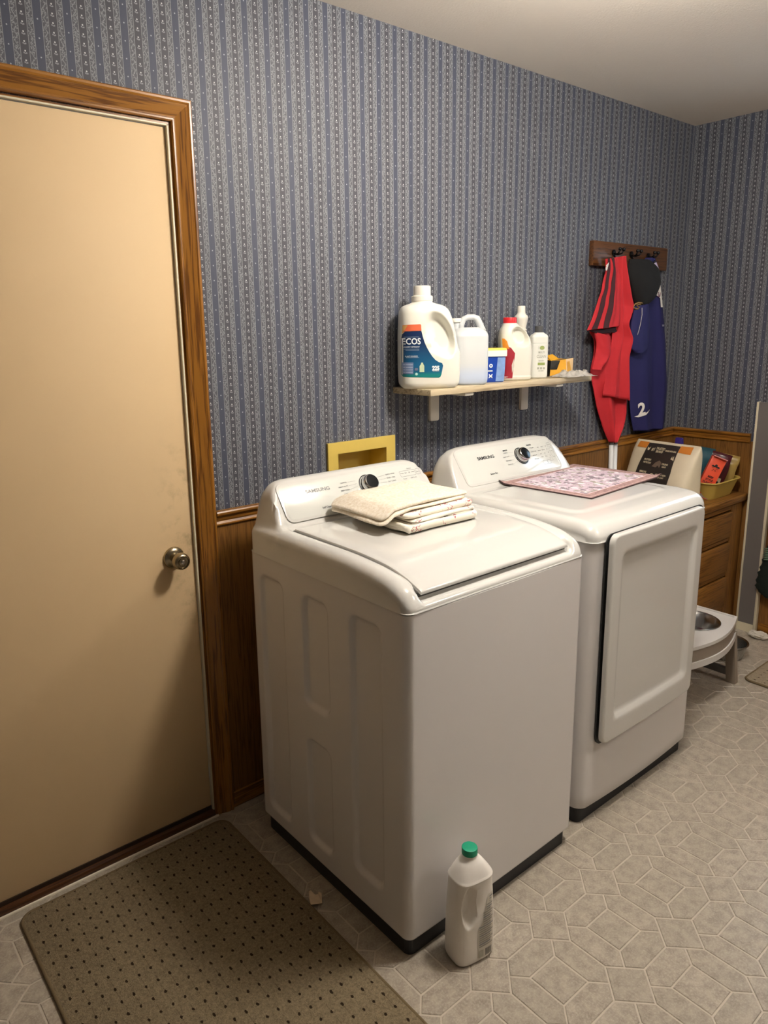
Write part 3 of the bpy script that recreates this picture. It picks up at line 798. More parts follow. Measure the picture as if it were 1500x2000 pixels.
# -- big detergent jug, turned towards the viewer
jug = thing('detergent_jug', 'large cream plastic detergent jug with navy and teal label', 'bottle', (1.362, -.108, SH), math.radians(-33))
def jd(v):
    v.y = ell_dent(v, .030, .180, .046, .088, math.radians(24), .034); return v
body = loft('body', [(0, 0, 0, .088, .055, 3.2), (.006, 0, 0, .096, .062, 3.4), (.02, 0, 0, .103, .067, 3.6), (.08, 0, 0, .1055, .070, 3.6), (.115, 0, 0, .1055, .070, 3.6), (.14, -.004, 0, .1015, .069, 3.5), (.18, -.0075, 0, .098, .068, 3.4),
    (.225, -.012, 0, .092, .066, 3.2), (.255, -.0165, 0, .086, .062, 3.0), (.270, -.019, 0, .078, .056, 2.7), (.279, -.021, 0, .064, .048, 2.4), (.284, -.022, 0, .046, .041, 2.1), (.288, -.0235, 0, .036, .036, 2)], M_hdpe, jug, 120, 100, jd)
lathe('neck', [(.036, .284), (.035, .292), (.0365, .293), (.0365, .308), (.034, .310)], M_capw, jug, 32, Matrix.Translation((-.0235, 0, 0)))
ribbed_cap('cap', .0295, .034, M_capw, jug, (-.0235, 0, .309))
T = bvh(body)
def lab_mat():
    m, nt, bs = newmat('label_navy_teal'); setp(bs, .35)
    t = nt.nodes.new('ShaderNodeTexCoord'); sp = nt.nodes.new('ShaderNodeSeparateXYZ'); nt.links.new(t.outputs['Object'], sp.inputs[0]); z = X(nt, sp.outputs[2])
    c = mixc(nt, z.smooth(.175, .06), lin('#152a52'), lin('#155a80')); c = mixc(nt, z.smooth(.062, .045), c, lin('#1c7d7b')); nt.links.new(c, bs.inputs['Base Color']); return m
q = .000188
def jz(p): return [((x-680)*q, (1835-y)*q) for x, y in p]
decal('label', poly_mesh(jz([(150, 860), (195, 812), (475, 805), (500, 905), (530, 1000), (570, 1090), (620, 1180), (670, 1255), (730, 1320), (790, 1358), (850, 1375), (870, 1420), (855, 1500), (840, 1580), (822, 1620), (795, 1635), (160, 1610), (138, 1570), (136, 950)]), .008), T, lab_mat(), jug)
decal('label_band', poly_mesh(jz([(160, 700), (235, 695), (455, 688), (470, 700), (476, 802), (195, 808), (150, 850)]), .008), T, pmat('label_orange', '#dd6a45', .4), jug)
decal('label_sheet', poly_mesh(jz([(158, 706), (240, 700), (150, 855)]), .008), T, pmat('label_wheat', '#d3a55c', .4), jug, off=.0011)
decal('lettering', text_mesh('ECOS', .0285, 'CENTER', .0006), T, M_ink_w, jug, ox=(300-680)*q, oz=(1835-990)*q, off=.0013, sx=.86)
for y, w, s in ((1085, .24, 'LAUNDRY DETERGENT'), (1250, .2, 'PLANT POWERED')): decal('lettering', text_mesh(s, .0068), T, M_ink_w, jug, ox=(300-680)*q, oz=(1835-y)*q, off=.0013, sx=.75)
for y, x0, x1 in ((908, 170, 435), (1120, 165, 435), (1140, 200, 435), (1272, 210, 430)): decal('print_line', poly_mesh(jz([(x0, y+3), (x1, y+3), (x1, y-3), (x0, y-3)]), .01), T, pmat('print_pale_blue', '#8fa3bb', .5), jug, off=.0012)
decal('label_box', poly_mesh(jz([(150, 1355), (330, 1355), (330, 1565), (155, 1560)]), .01), T, pmat('label_slate', '#6d7fa0', .5), jug, off=.0011)
for k in range(4): decal('print_line', poly_mesh(jz([(165, 1392+45*k), (318, 1392+45*k), (318, 1400+45*k), (165, 1400+45*k)]), .01), T, pmat('print_dusty', '#b6c0d2', .5), jug, off=.0014)
decal('emblem', poly_mesh(jz([(440, 1530), (440, 1420), (465, 1385), (470, 1360), (500, 1360), (505, 1385), (525, 1420), (525, 1530)]), .01), T, pmat('print_sage', '#b9c9a6', .5), jug, off=.0011)
decal('lettering', text_mesh('225', .0195, 'CENTER', .0012), T, M_ink_w, jug, ox=(735-680)*q, oz=(1835-1467)*q, off=.0013, sx=.85)
decal('lettering', text_mesh('LOADS', .007), T, M_ink_w, jug, ox=(738-680)*q, oz=(1835-1510)*q, off=.0013)
for x, r_ in ((383, 28), (385, 24)): pass
decal('emblem', poly_mesh([((385-680)*q+.0052*math.cos(a*PI/8), (1835-1562)*q+.0045*math.sin(a*PI/8)) for a in range(16)], .01), T, pmat('print_mint', '#a9cfc6', .5), jug, off=.0012)
decal('emblem', poly_mesh(jz([(352, 1500), (352, 1455), (410, 1455), (410, 1500)]), .01), T, pmat('print_dusk', '#6b6f86', .5), jug, off=.0012)

# -- translucent jug with a loop handle
def jug2_mat():
    m, nt, bs = newmat('translucent_jug'); setp(bs, .42); t = nt.nodes.new('ShaderNodeTexCoord'); sp = nt.nodes.new('ShaderNodeSeparateXYZ')
    nt.links.new(t.outputs['Object'], sp.inputs[0]); z = X(nt, sp.outputs[2])
    c = mixc(nt, z.smooth(.085, .025), lin('#cfd2d2'), lin('#bcc9de')); nt.links.new(c, bs.inputs['Base Color'])
    bs.inputs['Subsurface Weight'].default_value = .2; bs.inputs['Subsurface Radius'].default_value = (.02, .02, .02); return m
M_j2 = jug2_mat()
jug2 = thing('refill_jug', 'translucent white jug with loop handle and pale blue liquid', 'bottle', (1.566, -.105, SH), math.radians(-33))
b2 = loft('body', [(0, 0, 0, .058, .052, 3.2), (.006, 0, 0, .064, .058, 3.5), (.03, 0, 0, .0665, .061, 3.8), (.17, 0, 0, .0665, .061, 3.8), (.186, 0, 0, .062, .056, 3.4), (.197, .0, 0, .050, .045, 2.8), (.203, 0, 0, .034, .034, 2.4)], M_j2, jug2, 64, 50)
hp = [(-.030, 0, .198), (-.027, 0, .216), (-.018, 0, .233), (-.004, 0, .239), (.018, 0, .239), (.031, 0, .234), (.038, 0, .220), (.045, 0, .203), (.052, 0, .188)]
tube('handle', hp, [.013, .0115, .0105, .0105, .0105, .0115, .012, .013, .014], M_j2, jug2, 14)
lathe('neck', [(.016, .19), (.016, .222), (.018, .224)], M_j2, jug2, 24, Matrix.Translation((-.046, .006, 0)))
ribbed_cap('cap', .0205, .014, M_capw, jug2, (-.046, .006, .222), 24)

# -- blue tub with white lid
tub = thing('powder_tub', 'small blue tub with white lid between the milky jugs', 'tub', (1.708, -.090, SH), math.radians(-30))
loft('body', [(0, 0, 0, .042, .036, 5), (.004, 0, 0, .045, .039, 5), (.10, 0, 0, .049, .042, 5), (.104, 0, 0, .049, .042, 5)], pmat('tub_blue', '#1440a0', .35), tub, 48, 20)
ld = loft('lid', [(.096, 0, 0, .0535, .0465, 5), (.100, 0, 0, .054, .047, 5), (.118, 0, 0, .054, .047, 5)], pmat('lid_white', '#efece2', .4), tub, 48, 8)
loft('lid_top', [(.118, 0, 0, .0535, .0465, 5), (.124, 0, 0, .052, .045, 5), (.126, 0, 0, .048, .041, 5)], pmat('lid_yellow', '#f0d95a', .4), ld, 48, 6)
T = bvh(tub.children[0])
decal('label_panel', poly_mesh([(.006, .004), (.042, .004), (.045, .092), (.012, .092)], .008), T, pmat('label_sky', '#7f9fd0', .4, var=.25, vs_=60), tub)
for k, s in enumerate(('x', 'i', 'o')): decal('lettering', text_mesh(s, .026, 'CENTER', .001), T, M_ink_w, tub, ox=-.016, oz=.024+.019*k, rot=PI/2, off=.001)

# -- jug with red cap
rj = thing('bleach_jug', 'cream jug with red cap and oval finger grip', 'bottle', (1.838, -.098, SH), math.radians(-32))
def rd(v):
    v.y = ell_dent(v, .010, .165, .033, .045, math.radians(38), .036); return v
rb = loft('body', [(0, 0, 0, .055, .036, 3.4), (.005, 0, 0, .061, .042, 3.6), (.016, 0, 0, .063, .044, 3.8), (.018, 0, 0, .061, .0425, 3.8), (.10, 0, 0, .0625, .044, 3.6), (.135, -.001, 0, .061, .043, 3.4), (.158, -.005, 0, .0585, .042, 3.2), (.178, -.010, 0, .052, .040, 3), (.196, -.016, 0, .042, .036, 2.6), (.21, -.021, 0, .031, .031, 2.2), (.217, -.023, 0, .027, .027, 2)], M_hdpe, rj, 110, 90, rd)
ribbed_cap('cap', .026, .0225, pmat('cap_red', '#d3262c', .35), rj, (-.023, 0, .216), 30)
T = bvh(rb)
decal('label', poly_mesh([(-.058, .010), (-.022, .010), (-.014, .104), (-.030, .125), (-.055, .135)], .007), T, pmat('label_red', '#9c2230', .45, var=.2, vs_=50), rj)
decal('label_flash', poly_mesh([(-.058, .126), (-.036, .120), (-.045, .150), (-.054, .160), (-.060, .160)], .007), T, pmat('label_amber', '#d98a2a', .45), rj, off=.001)
decal('label_swirl', poly_mesh([(-.024, .03), (-.016, .055), (-.018, .085), (-.026, .06)], .007), T, pmat('label_pale', '#cfc4b8', .45), rj, off=.001)

# -- tall slim bottle at the back
tb = thing('slim_bottle', 'tall white bottle with stepped neck behind the red capped jug', 'bottle', (1.943, -.040, SH))
lathe('body', [(.030, 0), (.034, .004), (.035, .012), (.035, .13), (.032, .152), (.024, .168), (.021, .175), (.0195, .178)], M_hdpe, tb, 36)
lathe('neck_ring', [(.019, .176), (.0245, .179), (.0245, .183), (.020, .186), (.0235, .189), (.0235, .193), (.0185, .196)], M_capw, tb, 30)
lathe('cap', [(.0195, .195), (.0215, .205), (.0265, .232), (.0275, .240), (.0245, .246), (.0165, .254), (.0155, .262), (.0150, .282), (.0135, .2845)], M_capw, tb, 30)

# -- white bottle with dark cap
wb = thing('cleaner_bottle', 'square shouldered white bottle with dark grey cap and green label print', 'bottle', (1.985, -.098, SH), math.radians(-34))
wbo = loft('body', [(0, 0, 0, .030, .022, 4), (.004, 0, 0, .0335, .0255, 4.5), (.02, 0, 0, .034, .026, 5), (.136, 0, 0, .034, .026, 5), (.1365, 0, 0, .033, .025, 5), (.138, 0, 0, .033, .025, 5), (.1385, 0, 0, .034, .026, 5), (.162, 0, 0, .034, .026, 4.5), (.170, 0, 0, .030, .023, 3.6), (.176, 0, 0, .022, .019, 2.6), (.180, 0, 0, .0175, .0165, 2)], pmat('bottle_white', '#dfe0d8', .35), wb, 56, 60)
ribbed_cap('cap', .0165, .026, pmat('cap_charcoal', '#4a4a4a', .4), wb, (0, 0, .179), 20)
T = bvh(wbo); M_g = pmat('print_olive', '#9aa866', .5); M_gg = pmat('print_grey', '#a8aa9e', .5)
decal('emblem', poly_mesh([(.006+.010*math.cos(a*PI/8), .120+.008*math.sin(a*PI/8)) for a in range(16)], .01), T, M_g, wb)
decal('lettering', text_mesh('1', .016), T, M_gg, wb, ox=-.008, oz=.120)
for s, zz, sz in (('MULTI', .102, .0115), ('CLEAN', .086, .0155), ('lavender', .070, .008), ('non toxic', .030, .007)): decal('lettering', text_mesh(s, sz, 'CENTER', .0002), T, M_gg, wb, ox=.004, oz=zz, sx=.8)
decal('print_bar', poly_mesh([(-.010, .052), (.019, .052), (.019, .062), (-.010, .062)], .01), T, M_g, wb)
for k in range(3): decal('emblem', poly_mesh([(-.012+.012*k, .036), (-.004+.012*k, .036), (-.004+.012*k, .044), (-.012+.012*k, .044)], .01), T, M_gg, wb)

# -- open carton
M_yb = pmat('carton_yellow', '#e0a52c', .45, var=.12, vs_=40); M_yk = pmat('carton_black', '#24211c', .45); M_yp = pmat('carton_pale', '#e9c690', .5)
cart = thing('carton', 'crumpled yellow and black carton lying at the shelf end', 'box', (2.135, -.090, SH), math.radians(-22))
def slanted(name, pts, th, mat, parent):
    """thin board from four corner points"""
    a, b, c, d = [Vector(p) for p in pts]; n = (b-a).cross(d-a).normalized()*th
    return obj(name, [a, b, c, d, a+n, b+n, c+n, d+n], [(3, 2, 1, 0), (4, 5, 6, 7), (0, 1, 5, 4), (1, 2, 6, 5), (2, 3, 7, 6), (3, 0, 4, 7)], mat, parent)
c0 = [(-.062, -.034, .002), (.012, -.040, .002), (.058, -.012, .008), (.052, .030, .004), (-.060, .034, .002)]
c1 = [(-.056, -.030, .064), (.010, -.034, .070), (.062, -.008, .074), (.056, .030, .070), (-.056, .032, .072)]
names = ['front', 'end_face', 'end_back', 'back', 'side']; mats = [M_yb, M_yp, M_yb, M_yb, M_yk]
for k in range(5):
    k2 = (k+1) % 5; slanted(names[k], (c0[k], c0[k2], c1[k2], c1[k]), .0012, mats[k], cart)
slanted('front_print', ((-.0625, -.0350, .030), (-.032, -.0376, .030), (-.018, -.0373, .066), (-.057, -.0312, .064)), .0012, M_yk, cart)
slanted('top', (c1[0], c1[1], c1[2], c1[3]), .0012, M_yk, cart); slanted('flap', (c1[0], (-.020, -.030, .072), (-.030, .004, .090), (-.058, .002, .084)), .0012, M_yb, cart)
slanted('end_print', ((.020, -.0366, .012), (.050, -.0180, .014), (.030, -.0302, .062), (.018, -.0365, .060)), .0010, M_yb, cart)
slanted('base', (c0[0], c0[1], c0[3], c0[4]), .001, M_yk, cart)

# -- crumpled clear bag
mb, nt, bs = newmat('clear_film'); setp(bs, .22); bs.inputs['Base Color'].default_value = lin('#d8d4cc'); bs.inputs['Alpha'].default_value = .55
vs_, fs = [], []; n_, m_ = 30, 18
for j in range(m_+1):
    for i in range(n_+1):
        u_, v_ = i/n_-.5, j/m_-.5; e = min(1, 4*(.5-abs(u_)), 4*(.5-abs(v_)))
        p = Vector((u_*9, v_*6, 1.3)); z = .004+e*(.010+.020*(noise.noise(p)+.3)); x = u_*.17+.012*noise.noise(p*1.7); y = v_*.10+.012*noise.noise(p*1.3+Vector((5, 0, 0)))
        vs_.append((x, y, max(.0012, z)))
for j in range(m_):
    for i in range(n_): a = j*(n_+1)+i; fs.append((a, a+1, a+n_+2, a+n_+1))
pb = tag(obj('plastic_bag', vs_, fs, mb, None, True), 'crumpled clear plastic bag lying flat at right end of shelf', 'plastic bag')
pb.location = (2.120, -.172, SH); pb.rotation_euler = (0, 0, math.radians(-8))
mo = pb.modifiers.new('thickness', 'SOLIDIFY'); mo.thickness = .0008

# ================================================================== COAT RACK AND CLOTHES
rack = thing('coat_rack', 'dark wooden coat rack board with three double hooks', 'coat rack', (2.76, 0, 1.80))
box('board', -.315, .312, -.024, -.001, 0, .105, wood('rack_wood', '#2c170a', '#573519', '#6b4422', 'x', 1.1, .35), rack, .003)
M_iron = pmat('black_iron', '#171312', .4, .6)
for hx_ in (2.600, 2.745, 2.893):
    x = hx_-2.76; hk = lathe('hook', [(.014, 0), (.014, .004), (.008, .006)], M_iron, rack, 14, Matrix.Translation((x, -.024, .060)) @ Matrix.Rotation(PI/2, 4, 'X'))
    for s in (-1, 1):
        tube('prong', [(x, -.026, .058), (x+s*.006, -.042, .052), (x+s*.013, -.058, .056), (x+s*.015, -.066, .068)], [.004, .004, .0038, .0036], M_iron, hk, 8)
        lathe('prong_ball', [(.002, -.008), (.007, -.005), (.0085, 0), (.007, .005), (.002, .008)], M_iron, hk, 12, Matrix.Translation((x+s*.015, -.066, .072)))
    tube('lower_prong', [(x, -.026, .050), (x, -.040, .030), (x, -.055, .026), (x, -.062, .036)], .004, M_iron, hk, 8)

def drape(name, rows, y0, mat, parent, depth=.02, folds=(), nx=36, ny=60, s0=0, s1=1, off=0, th=.003, seed=0, org=(0, 0, 0), wob=.006, bulge=None):
    """cloth hung on the wall: rows of left/right edge points (photo pixels on the plane y0), real folds in depth"""
    K = len(rows); L = []
    for (lu, lv), (ru, rv) in rows: L.append((on(lu, lv, 1, y0), on(ru, rv, 1, y0)))
    def cr(a, t):
        i = min(int(t), K-2); f = t-i; g = lambda j: a[max(0, min(K-1, j))]
        p0, p1, p2, p3 = g(i-1), g(i), g(i+1), g(i+2)
        return .5*((2*p1)+(p2-p0)*f+(2*p0-5*p1+4*p2-p3)*f*f+(3*p1-p0-3*p2+p3)*f**3)
    A, B = [l[0] for l in L], [l[1] for l in L]; vs_, fs = [], []; O = Vector(org)
    for j in range(ny+1):
        t = j/ny*(K-1); a, b = cr(A, t), cr(B, t); tt = j/ny
        for i in range(nx+1):
            s = s0+(s1-s0)*i/nx; p = a.lerp(b, s)
            d = depth*math.sin(PI*min(1, max(0, s)))**.7 if bulge is None else bulge(s, tt)
            for c, w, dp, f0, f1 in folds: d += dp*math.exp(-((s-c)/w)**2)*(f0+(f1-f0)*tt)
            d += wob*noise.noise(Vector((s*4+seed, tt*5, seed)))
            p.y -= d+off; p.y = min(p.y, -.006); vs_.append(p-O)
    for j in range(ny):
        for i in range(nx): a = j*(nx+1)+i; fs.append((a, a+nx+1, a+nx+2, a+1))
    o = obj(name, vs_, fs, mat, parent, True); m = o.modifiers.new('thickness', 'SOLIDIFY'); m.thickness = th; m.offset = -1
    return o
M_red = pmat('red_jersey', '#c3232c', .8, var=.06, vs_=40, bmp=.15, bs_=900, bd=.0005)
M_maroon = pmat('maroon_stripe', '#3d161c', .8)
M_navy = pmat('navy_jersey', '#1d1c55', .75, bmp=.15, bs_=900, bd=.0005)
M_cwhite = pmat('jersey_white', '#e7e2da', .7)
ro = on(1205, 500, 1, -.06)
red = thing('red_jersey', 'red sports jersey with two dark sleeve stripes hanging on first hook', 'shirt', tuple(ro))
rowsC = [((1196, 560), (1226, 560)), ((1170, 620), (1232, 620)), ((1152, 645), (1228, 645)), ((1159, 665), (1227, 668)), ((1160, 692), (1225, 700)), ((1155, 724), (1224, 730)), ((1158, 753), (1224, 760)), ((1165, 792), (1223, 790)), ((1172, 818), (1221, 810)), ((1178, 838), (1213, 834)), ((1189, 864), (1196, 862))]
drape('back_body', rowsC, -.035, M_red, red, .012, ((.30, .10, .022, .6, 1), (.62, .09, -.018, .3, 1), (.85, .08, .02, .4, 1)), seed=1, org=ro)
rowsA = [((1199, 503), (1217, 500)), ((1198, 520), (1219, 520)), ((1196, 556), (1227, 556)), ((1194, 582), (1234, 580)), ((1194, 600), (1238, 597)), ((1196, 616), (1231, 616)), ((1196, 634), (1225, 632)), ((1196, 648), (1229, 648)), ((1194, 663), (1233, 662)), ((1191, 682), (1230, 682)), ((1188, 702), (1227, 702)), ((1184, 735), (1228, 738)), ((1177, 772), (1230, 783))]
fr = drape('front_body', rowsA, -.060, M_red, red, .014, ((.30, .09, .020, 1, .5), (.55, .07, -.014, 1, .7), (.78, .09, .022, .7, .9)), seed=2, org=ro)
rowsB = [((1182, 506), (1203, 502)), ((1183, 525), (1206, 520)), ((1176, 560), (1210, 552)), ((1168, 588), (1211, 580)), ((1158, 618), (1211, 610)), ((1147, 645), (1209, 636))]
fB = ((.55, .16, .014, .3, 1), (.85, .1, .014, .5, 1))
sl = drape('sleeve', rowsB, -.078, M_red, red, .010, fB, seed=3, org=ro)
for a, b in ((.10, .25), (.38, .52)): drape('sleeve_stripe', rowsB, -.078, M_maroon, sl, .010, fB, seed=3, org=ro, s0=a, s1=b, nx=8, off=.0016, th=.001)
drape('collar_mark', [((1185, 517), (1190, 512)), ((1183, 523), (1188, 520)), ((1184, 529), (1186, 527))], -.100, M_cwhite, sl, .001, (), 4, 6, org=ro, th=.001)
drape('sleeve_lining', [((1150, 646), (1207, 639)), ((1168, 652), (1209, 645)), ((1187, 650), (1204, 648))], -.066, M_maroon, sl, .004, (), 10, 8, org=ro)
drape('side_fold', [((1160, 648), (1189, 660)), ((1164, 668), (1192, 684)), ((1163, 690), (1190, 698)), ((1158, 708), (1178, 712)), ((1156, 722), (1168, 722))], -.062, M_red, red, .016, ((.6, .3, .012, .5, 1),), 16, 20, seed=5, org=ro)

no = on(1268, 505, 1, -.05)
navy = thing('navy_jersey', 'navy blue sports jersey with white numeral hanging on third hook', 'shirt', tuple(no))
rowsN = [((1261, 503), (1277, 505)), ((1252, 522), (1286, 526)), ((1234, 560), (1291, 560)), ((1228, 600), (1295, 600)), ((1225, 640), (1297, 640)), ((1227, 680), (1300, 680)), ((1229, 740), (1301, 740)), ((1230, 780), (1300, 780)), ((1231, 812), (1298, 815)), ((1237, 842), (1294, 836))]
fN = ((.30, .14, .018, .5, 1), (.62, .12, -.010, .4, 1), (.84, .10, .014, .5, 1))
nb = drape('body', rowsN, -.040, M_navy, navy, .014, fN, seed=7, org=no)
drape('sleeve', [((1238, 598), (1266, 592)), ((1233, 630), (1268, 630)), ((1231, 662), (1267, 664)), ((1233, 680), (1263, 680)), ((1239, 690), (1256, 687))], -.075, M_navy, navy, .022, (), 20, 24, seed=8, org=no)
drape('side_panel', [((1262, 818), (1300, 770)), ((1256, 832), (1299, 815)), ((1250, 846), (1294, 838))], -.030, pmat('navy_dark', '#14123c', .8), navy, .006, (), 12, 12, seed=9, org=no)
bv_n = bvh(nb)
def on_navy(name, pts, mat, flip=1):
    P = [on(u, v, 1, -.055)-no for u, v in pts]; xs = sum(p.x for p in P)/len(P); zs = sum(p.z for p in P)/len(P)
    return decal(name, poly_mesh([(p.x-xs, p.z-zs) for p in P], .007), bv_n, mat, navy, ox=xs, oz=zs, off=.0035)
on_navy('numeral', [(1283, 551), (1289, 551), (1292, 575), (1294, 600), (1288, 600), (1287, 582), (1278, 574), (1280, 562)], M_cwhite)
on_navy('numeral_trim', [(1284, 570), (1288, 571), (1288, 580), (1283, 580)], pmat('jersey_maroon', '#5c1f3a', .7))
on_navy('shoulder_mark', [(1277, 514), (1281, 512), (1285, 524), (1281, 523)], pmat('jersey_lilac', '#b9aecb', .7))
on_navy('chest_mark', [(1290, 634), (1296, 634), (1296, 637), (1291, 638)], pmat('jersey_grey', '#8d8ea3', .7))
vt, ft = sliced(text_mesh('2', .085, 'CENTER', .003), .006)
p2 = on(1250, 800, 1, -.055)-no
decal('numeral', (vt, ft), bv_n, M_cwhite, navy, ox=p2.x, oz=p2.z, off=.0035, rot=math.radians(8))
on_navy('numeral_swoosh', [(1240, 814), (1252, 808), (1264, 799), (1255, 810), (1246, 815)], M_cwhite)

co = on(1245, 507, 1, -.06)
cap_ = thing('black_cap', 'black fabric cap with tan strap hanging on middle hook', 'cap', tuple(co))
M_felt = pmat('black_felt', '#0f0f10', .9, bmp=.2, bs_=600, bd=.0006)
rowsK = [((1229, 506), (1268, 509)), ((1225, 522), (1283, 526)), ((1224, 536), (1285, 541)), ((1227, 552), (1284, 554)), ((1232, 568), (1279, 570)), ((1237, 584), (1270, 586)), ((1243, 597), (1258, 597))]
drape('crown', rowsK, -.062, M_felt, cap_, .03, (), 30, 40, seed=11, org=co, wob=.004, bulge=lambda s, t: .058*math.sin(PI*s)**.6*math.sin(PI*(.12+.8*t))**.6)
pc = [on(u, v, 1, -.085)-co for u, v in ((1237, 600), (1240, 594), (1247, 591), (1255, 592), (1257, 597), (1251, 601), (1243, 604))]
tube('strap', pc, .0035, pmat('tan_strap', '#8a6b3c', .6), cap_, 8, True)
tube('strap_loop', [on(u, v, 1, -.088)-co for u, v in ((1244, 596), (1250, 594), (1253, 598), (1247, 601))], .003, MATS['tan_strap'], cap_, 8, True)
tube('cord', [on(u, v, 1, -.105)-co for u, v in ((1254, 601), (1254, 615), (1251, 632), (1248, 645), (1245, 654))], .0018, pmat('grey_cord', '#a3a0a3', .6), cap_, 6)

# white poles leaning behind the dryer, below the red jersey
M_pole = pmat('white_pole', '#dedfdf', .35)
for k, (x, lb) in enumerate(((2.650, 'white pole standing behind the dryer, left of the pair'), (2.684, 'white pole standing behind the dryer, right of the pair'))):
    p = thing('broom_pole', lb, 'pole', (x, -.036, 0), 0, 'white poles behind the dryer')
    tube('shaft', [(.01, -.03, .04), (.004, -.012, .55), (0, 0, .995)], .0105, M_pole, p, 14)
    lathe('foot', [(.017, 0), (.017, .05), (.013, .055)], pmat('grey_rubber', '#5c5c5c', .7), p, 14, Matrix.Translation((.01, -.03, 0)))
    lathe('end_cap', [(.0115, .985), (.0115, 1.0), (.008, 1.004)], MATS['grey_rubber'], p, 14)

# ================================================================== LINEN, MAT, CABINET CORNER
M_floral = None
def floral_mat():
    m, nt, bs = newmat('floral_sheet'); setp(bs, .85, 0, .2); v = coords(nt)
    n = X(nt, noise_tex(nt, v, 26, 3, .6)); n2 = X(nt, noise_tex(nt, v, 60, 2)); n3 = X(nt, noise_tex(nt, v, 11, 2))
    ln = (n-.5).ab().lt(.012)*n3.gt(.50); c = mixc(nt, ln, lin('#efe8d8'), lin('#b05a63'))
    c = mixc(nt, (n2.gt(.66)*n3.gt(.55))*.7, c, lin('#c9848c')); c = mixc(nt, (n2.lt(.33)*n3.gt(.56))*.5, c, lin('#a3a78a')); nt.links.new(c, bs.inputs['Base Color']); return m
M_floral = floral_mat()
def quilt_mat():
    m, nt, bs = newmat('beige_quilt'); setp(bs, .9, 0, .15); v = coords(nt)
    n = X(nt, noise_tex(nt, v, 120, 4, .7)); n2 = X(nt, noise_tex(nt, v, 500, 2))
    c = mixc(nt, n.smooth(.3, .7), lin('#dfd2bb'), lin('#f2eadc')); nt.links.new(c, bs.inputs['Base Color']); bump(nt, bs, n*.7+n2*.4, .5, .003); return m
M_quilt = quilt_mat()
def fold_layer(name, x0, x1, y0, y1, zb, th, mat, parent, org, lift=None, seed=0, wav=.006, open_side=None):
    """one folded layer of cloth: pillowy slab, rounded edges, wavy outline; lift(x, y) lets it sag or drape"""
    nx, ny, nt_ = 44, 36, 10; vs_, fs = [], []; O = Vector(org)
    cx, cy, hx, hy = (x0+x1)/2, (y0+y1)/2, (x1-x0)/2, (y1-y0)/2
    rings = []; per = []
    prof = [(k/nt_)*PI-PI/2 for k in range(nt_+1)]
    N = 120; base = rrect(hx, hy, .02, 6); L = len(base)
    def outline(i):
        t = i/N*L; a, b = base[int(t) % L], base[(int(t)+1) % L]; f = t-int(t); return a[0]+(b[0]-a[0])*f, a[1]+(b[1]-a[1])*f
    def add(px, py, zr):
        p = Vector((px*8+seed, py*8, zr*20+seed)); X_, Y_ = cx+px+wav*noise.noise(p*.8), cy+py+wav*noise.noise(p*.8+Vector((9, 3, 1)))
        z = zb+zr+(lift(X_, Y_) if lift else 0)+wav*.45*noise.noise(p*1.1+Vector((2, 7, 3)))*min(1, zr/th*1.5)
        vs_.append(Vector((X_, Y_, z))-O)
    levels = [(k/16) for k in range(1, 16)]
    # top: shrink rings from centre to rim, then round the rim, then bottom
    seq = [(s, 1.0) for s in levels]+[(1-.5*th/min(hx, hy)*(1-math.cos(a)), .5+.5*math.sin(a)) for a in reversed(prof)]+[(s, 0.0) for s in reversed(levels)]
    for s, zr in seq:
        puff = 1+.10*(1-s*s) if zr == 1.0 else 1
        for i in range(N): x, y = outline(i); add(x*s, y*s, th*zr*puff)
    R = len(seq)
    for k in range(R-1):
        for i in range(N): j = (i+1) % N; fs.append((k*N+i, (k+1)*N+i, (k+1)*N+j, k*N+j))
    fs += [tuple(range(N)), tuple((R-1)*N+i for i in range(N-1, -1, -1))]
    return obj(name, vs_, fs, mat, parent, True)
# floral sheets folded into a bundle on the lid
ZL = 1.0005
so = (.98, -.42, ZL)
sheet = thing('folded_sheet', 'folded cream sheet with pink floral print lying on the washer lid', 'sheet', so)
fold_layer('fold', .848, 1.118, -.572, -.300, ZL, .024, M_floral, sheet, so, None, 1, .010)
fold_layer('fold', .862, 1.112, -.560, -.305, ZL+.0245, .010, M_floral, sheet, so, None, 2, .012)
fold_layer('fold', .852, 1.112, -.555, -.300, ZL+.035, .015, M_floral, sheet, so, None, 3, .010)
for k, (a, b) in enumerate(((.0, .019), (.003, .014))):
    tube('rolled_edge', [Vector((.846-.004*k, -.566+.012*k, ZL+.012+.005*k))-Vector(so)+Vector((0, .02*j, .002*math.sin(j*1.3))) for j in range(11)], [b*.55*(1 if j < 9 else .6) for j in range(11)], M_floral, sheet, 10)
pad = thing('quilted_pad', 'beige quilted pad folded on top of the floral sheet', 'bed pad', (.98, -.40, ZL+.07))
po = (.98, -.40, ZL+.07)
def sag(x, y): 
    return -.030*sst(.845, .775, x)-.004*sst(-.34, -.27, y)
fold_layer('fold', .782, 1.108, -.530, -.285, ZL+.0535, .009, M_quilt, pad, po, sag, 5, .012)
fold_layer('fold', .790, 1.115, -.525, -.280, ZL+.063, .010, M_quilt, pad, po, sag, 6, .012)

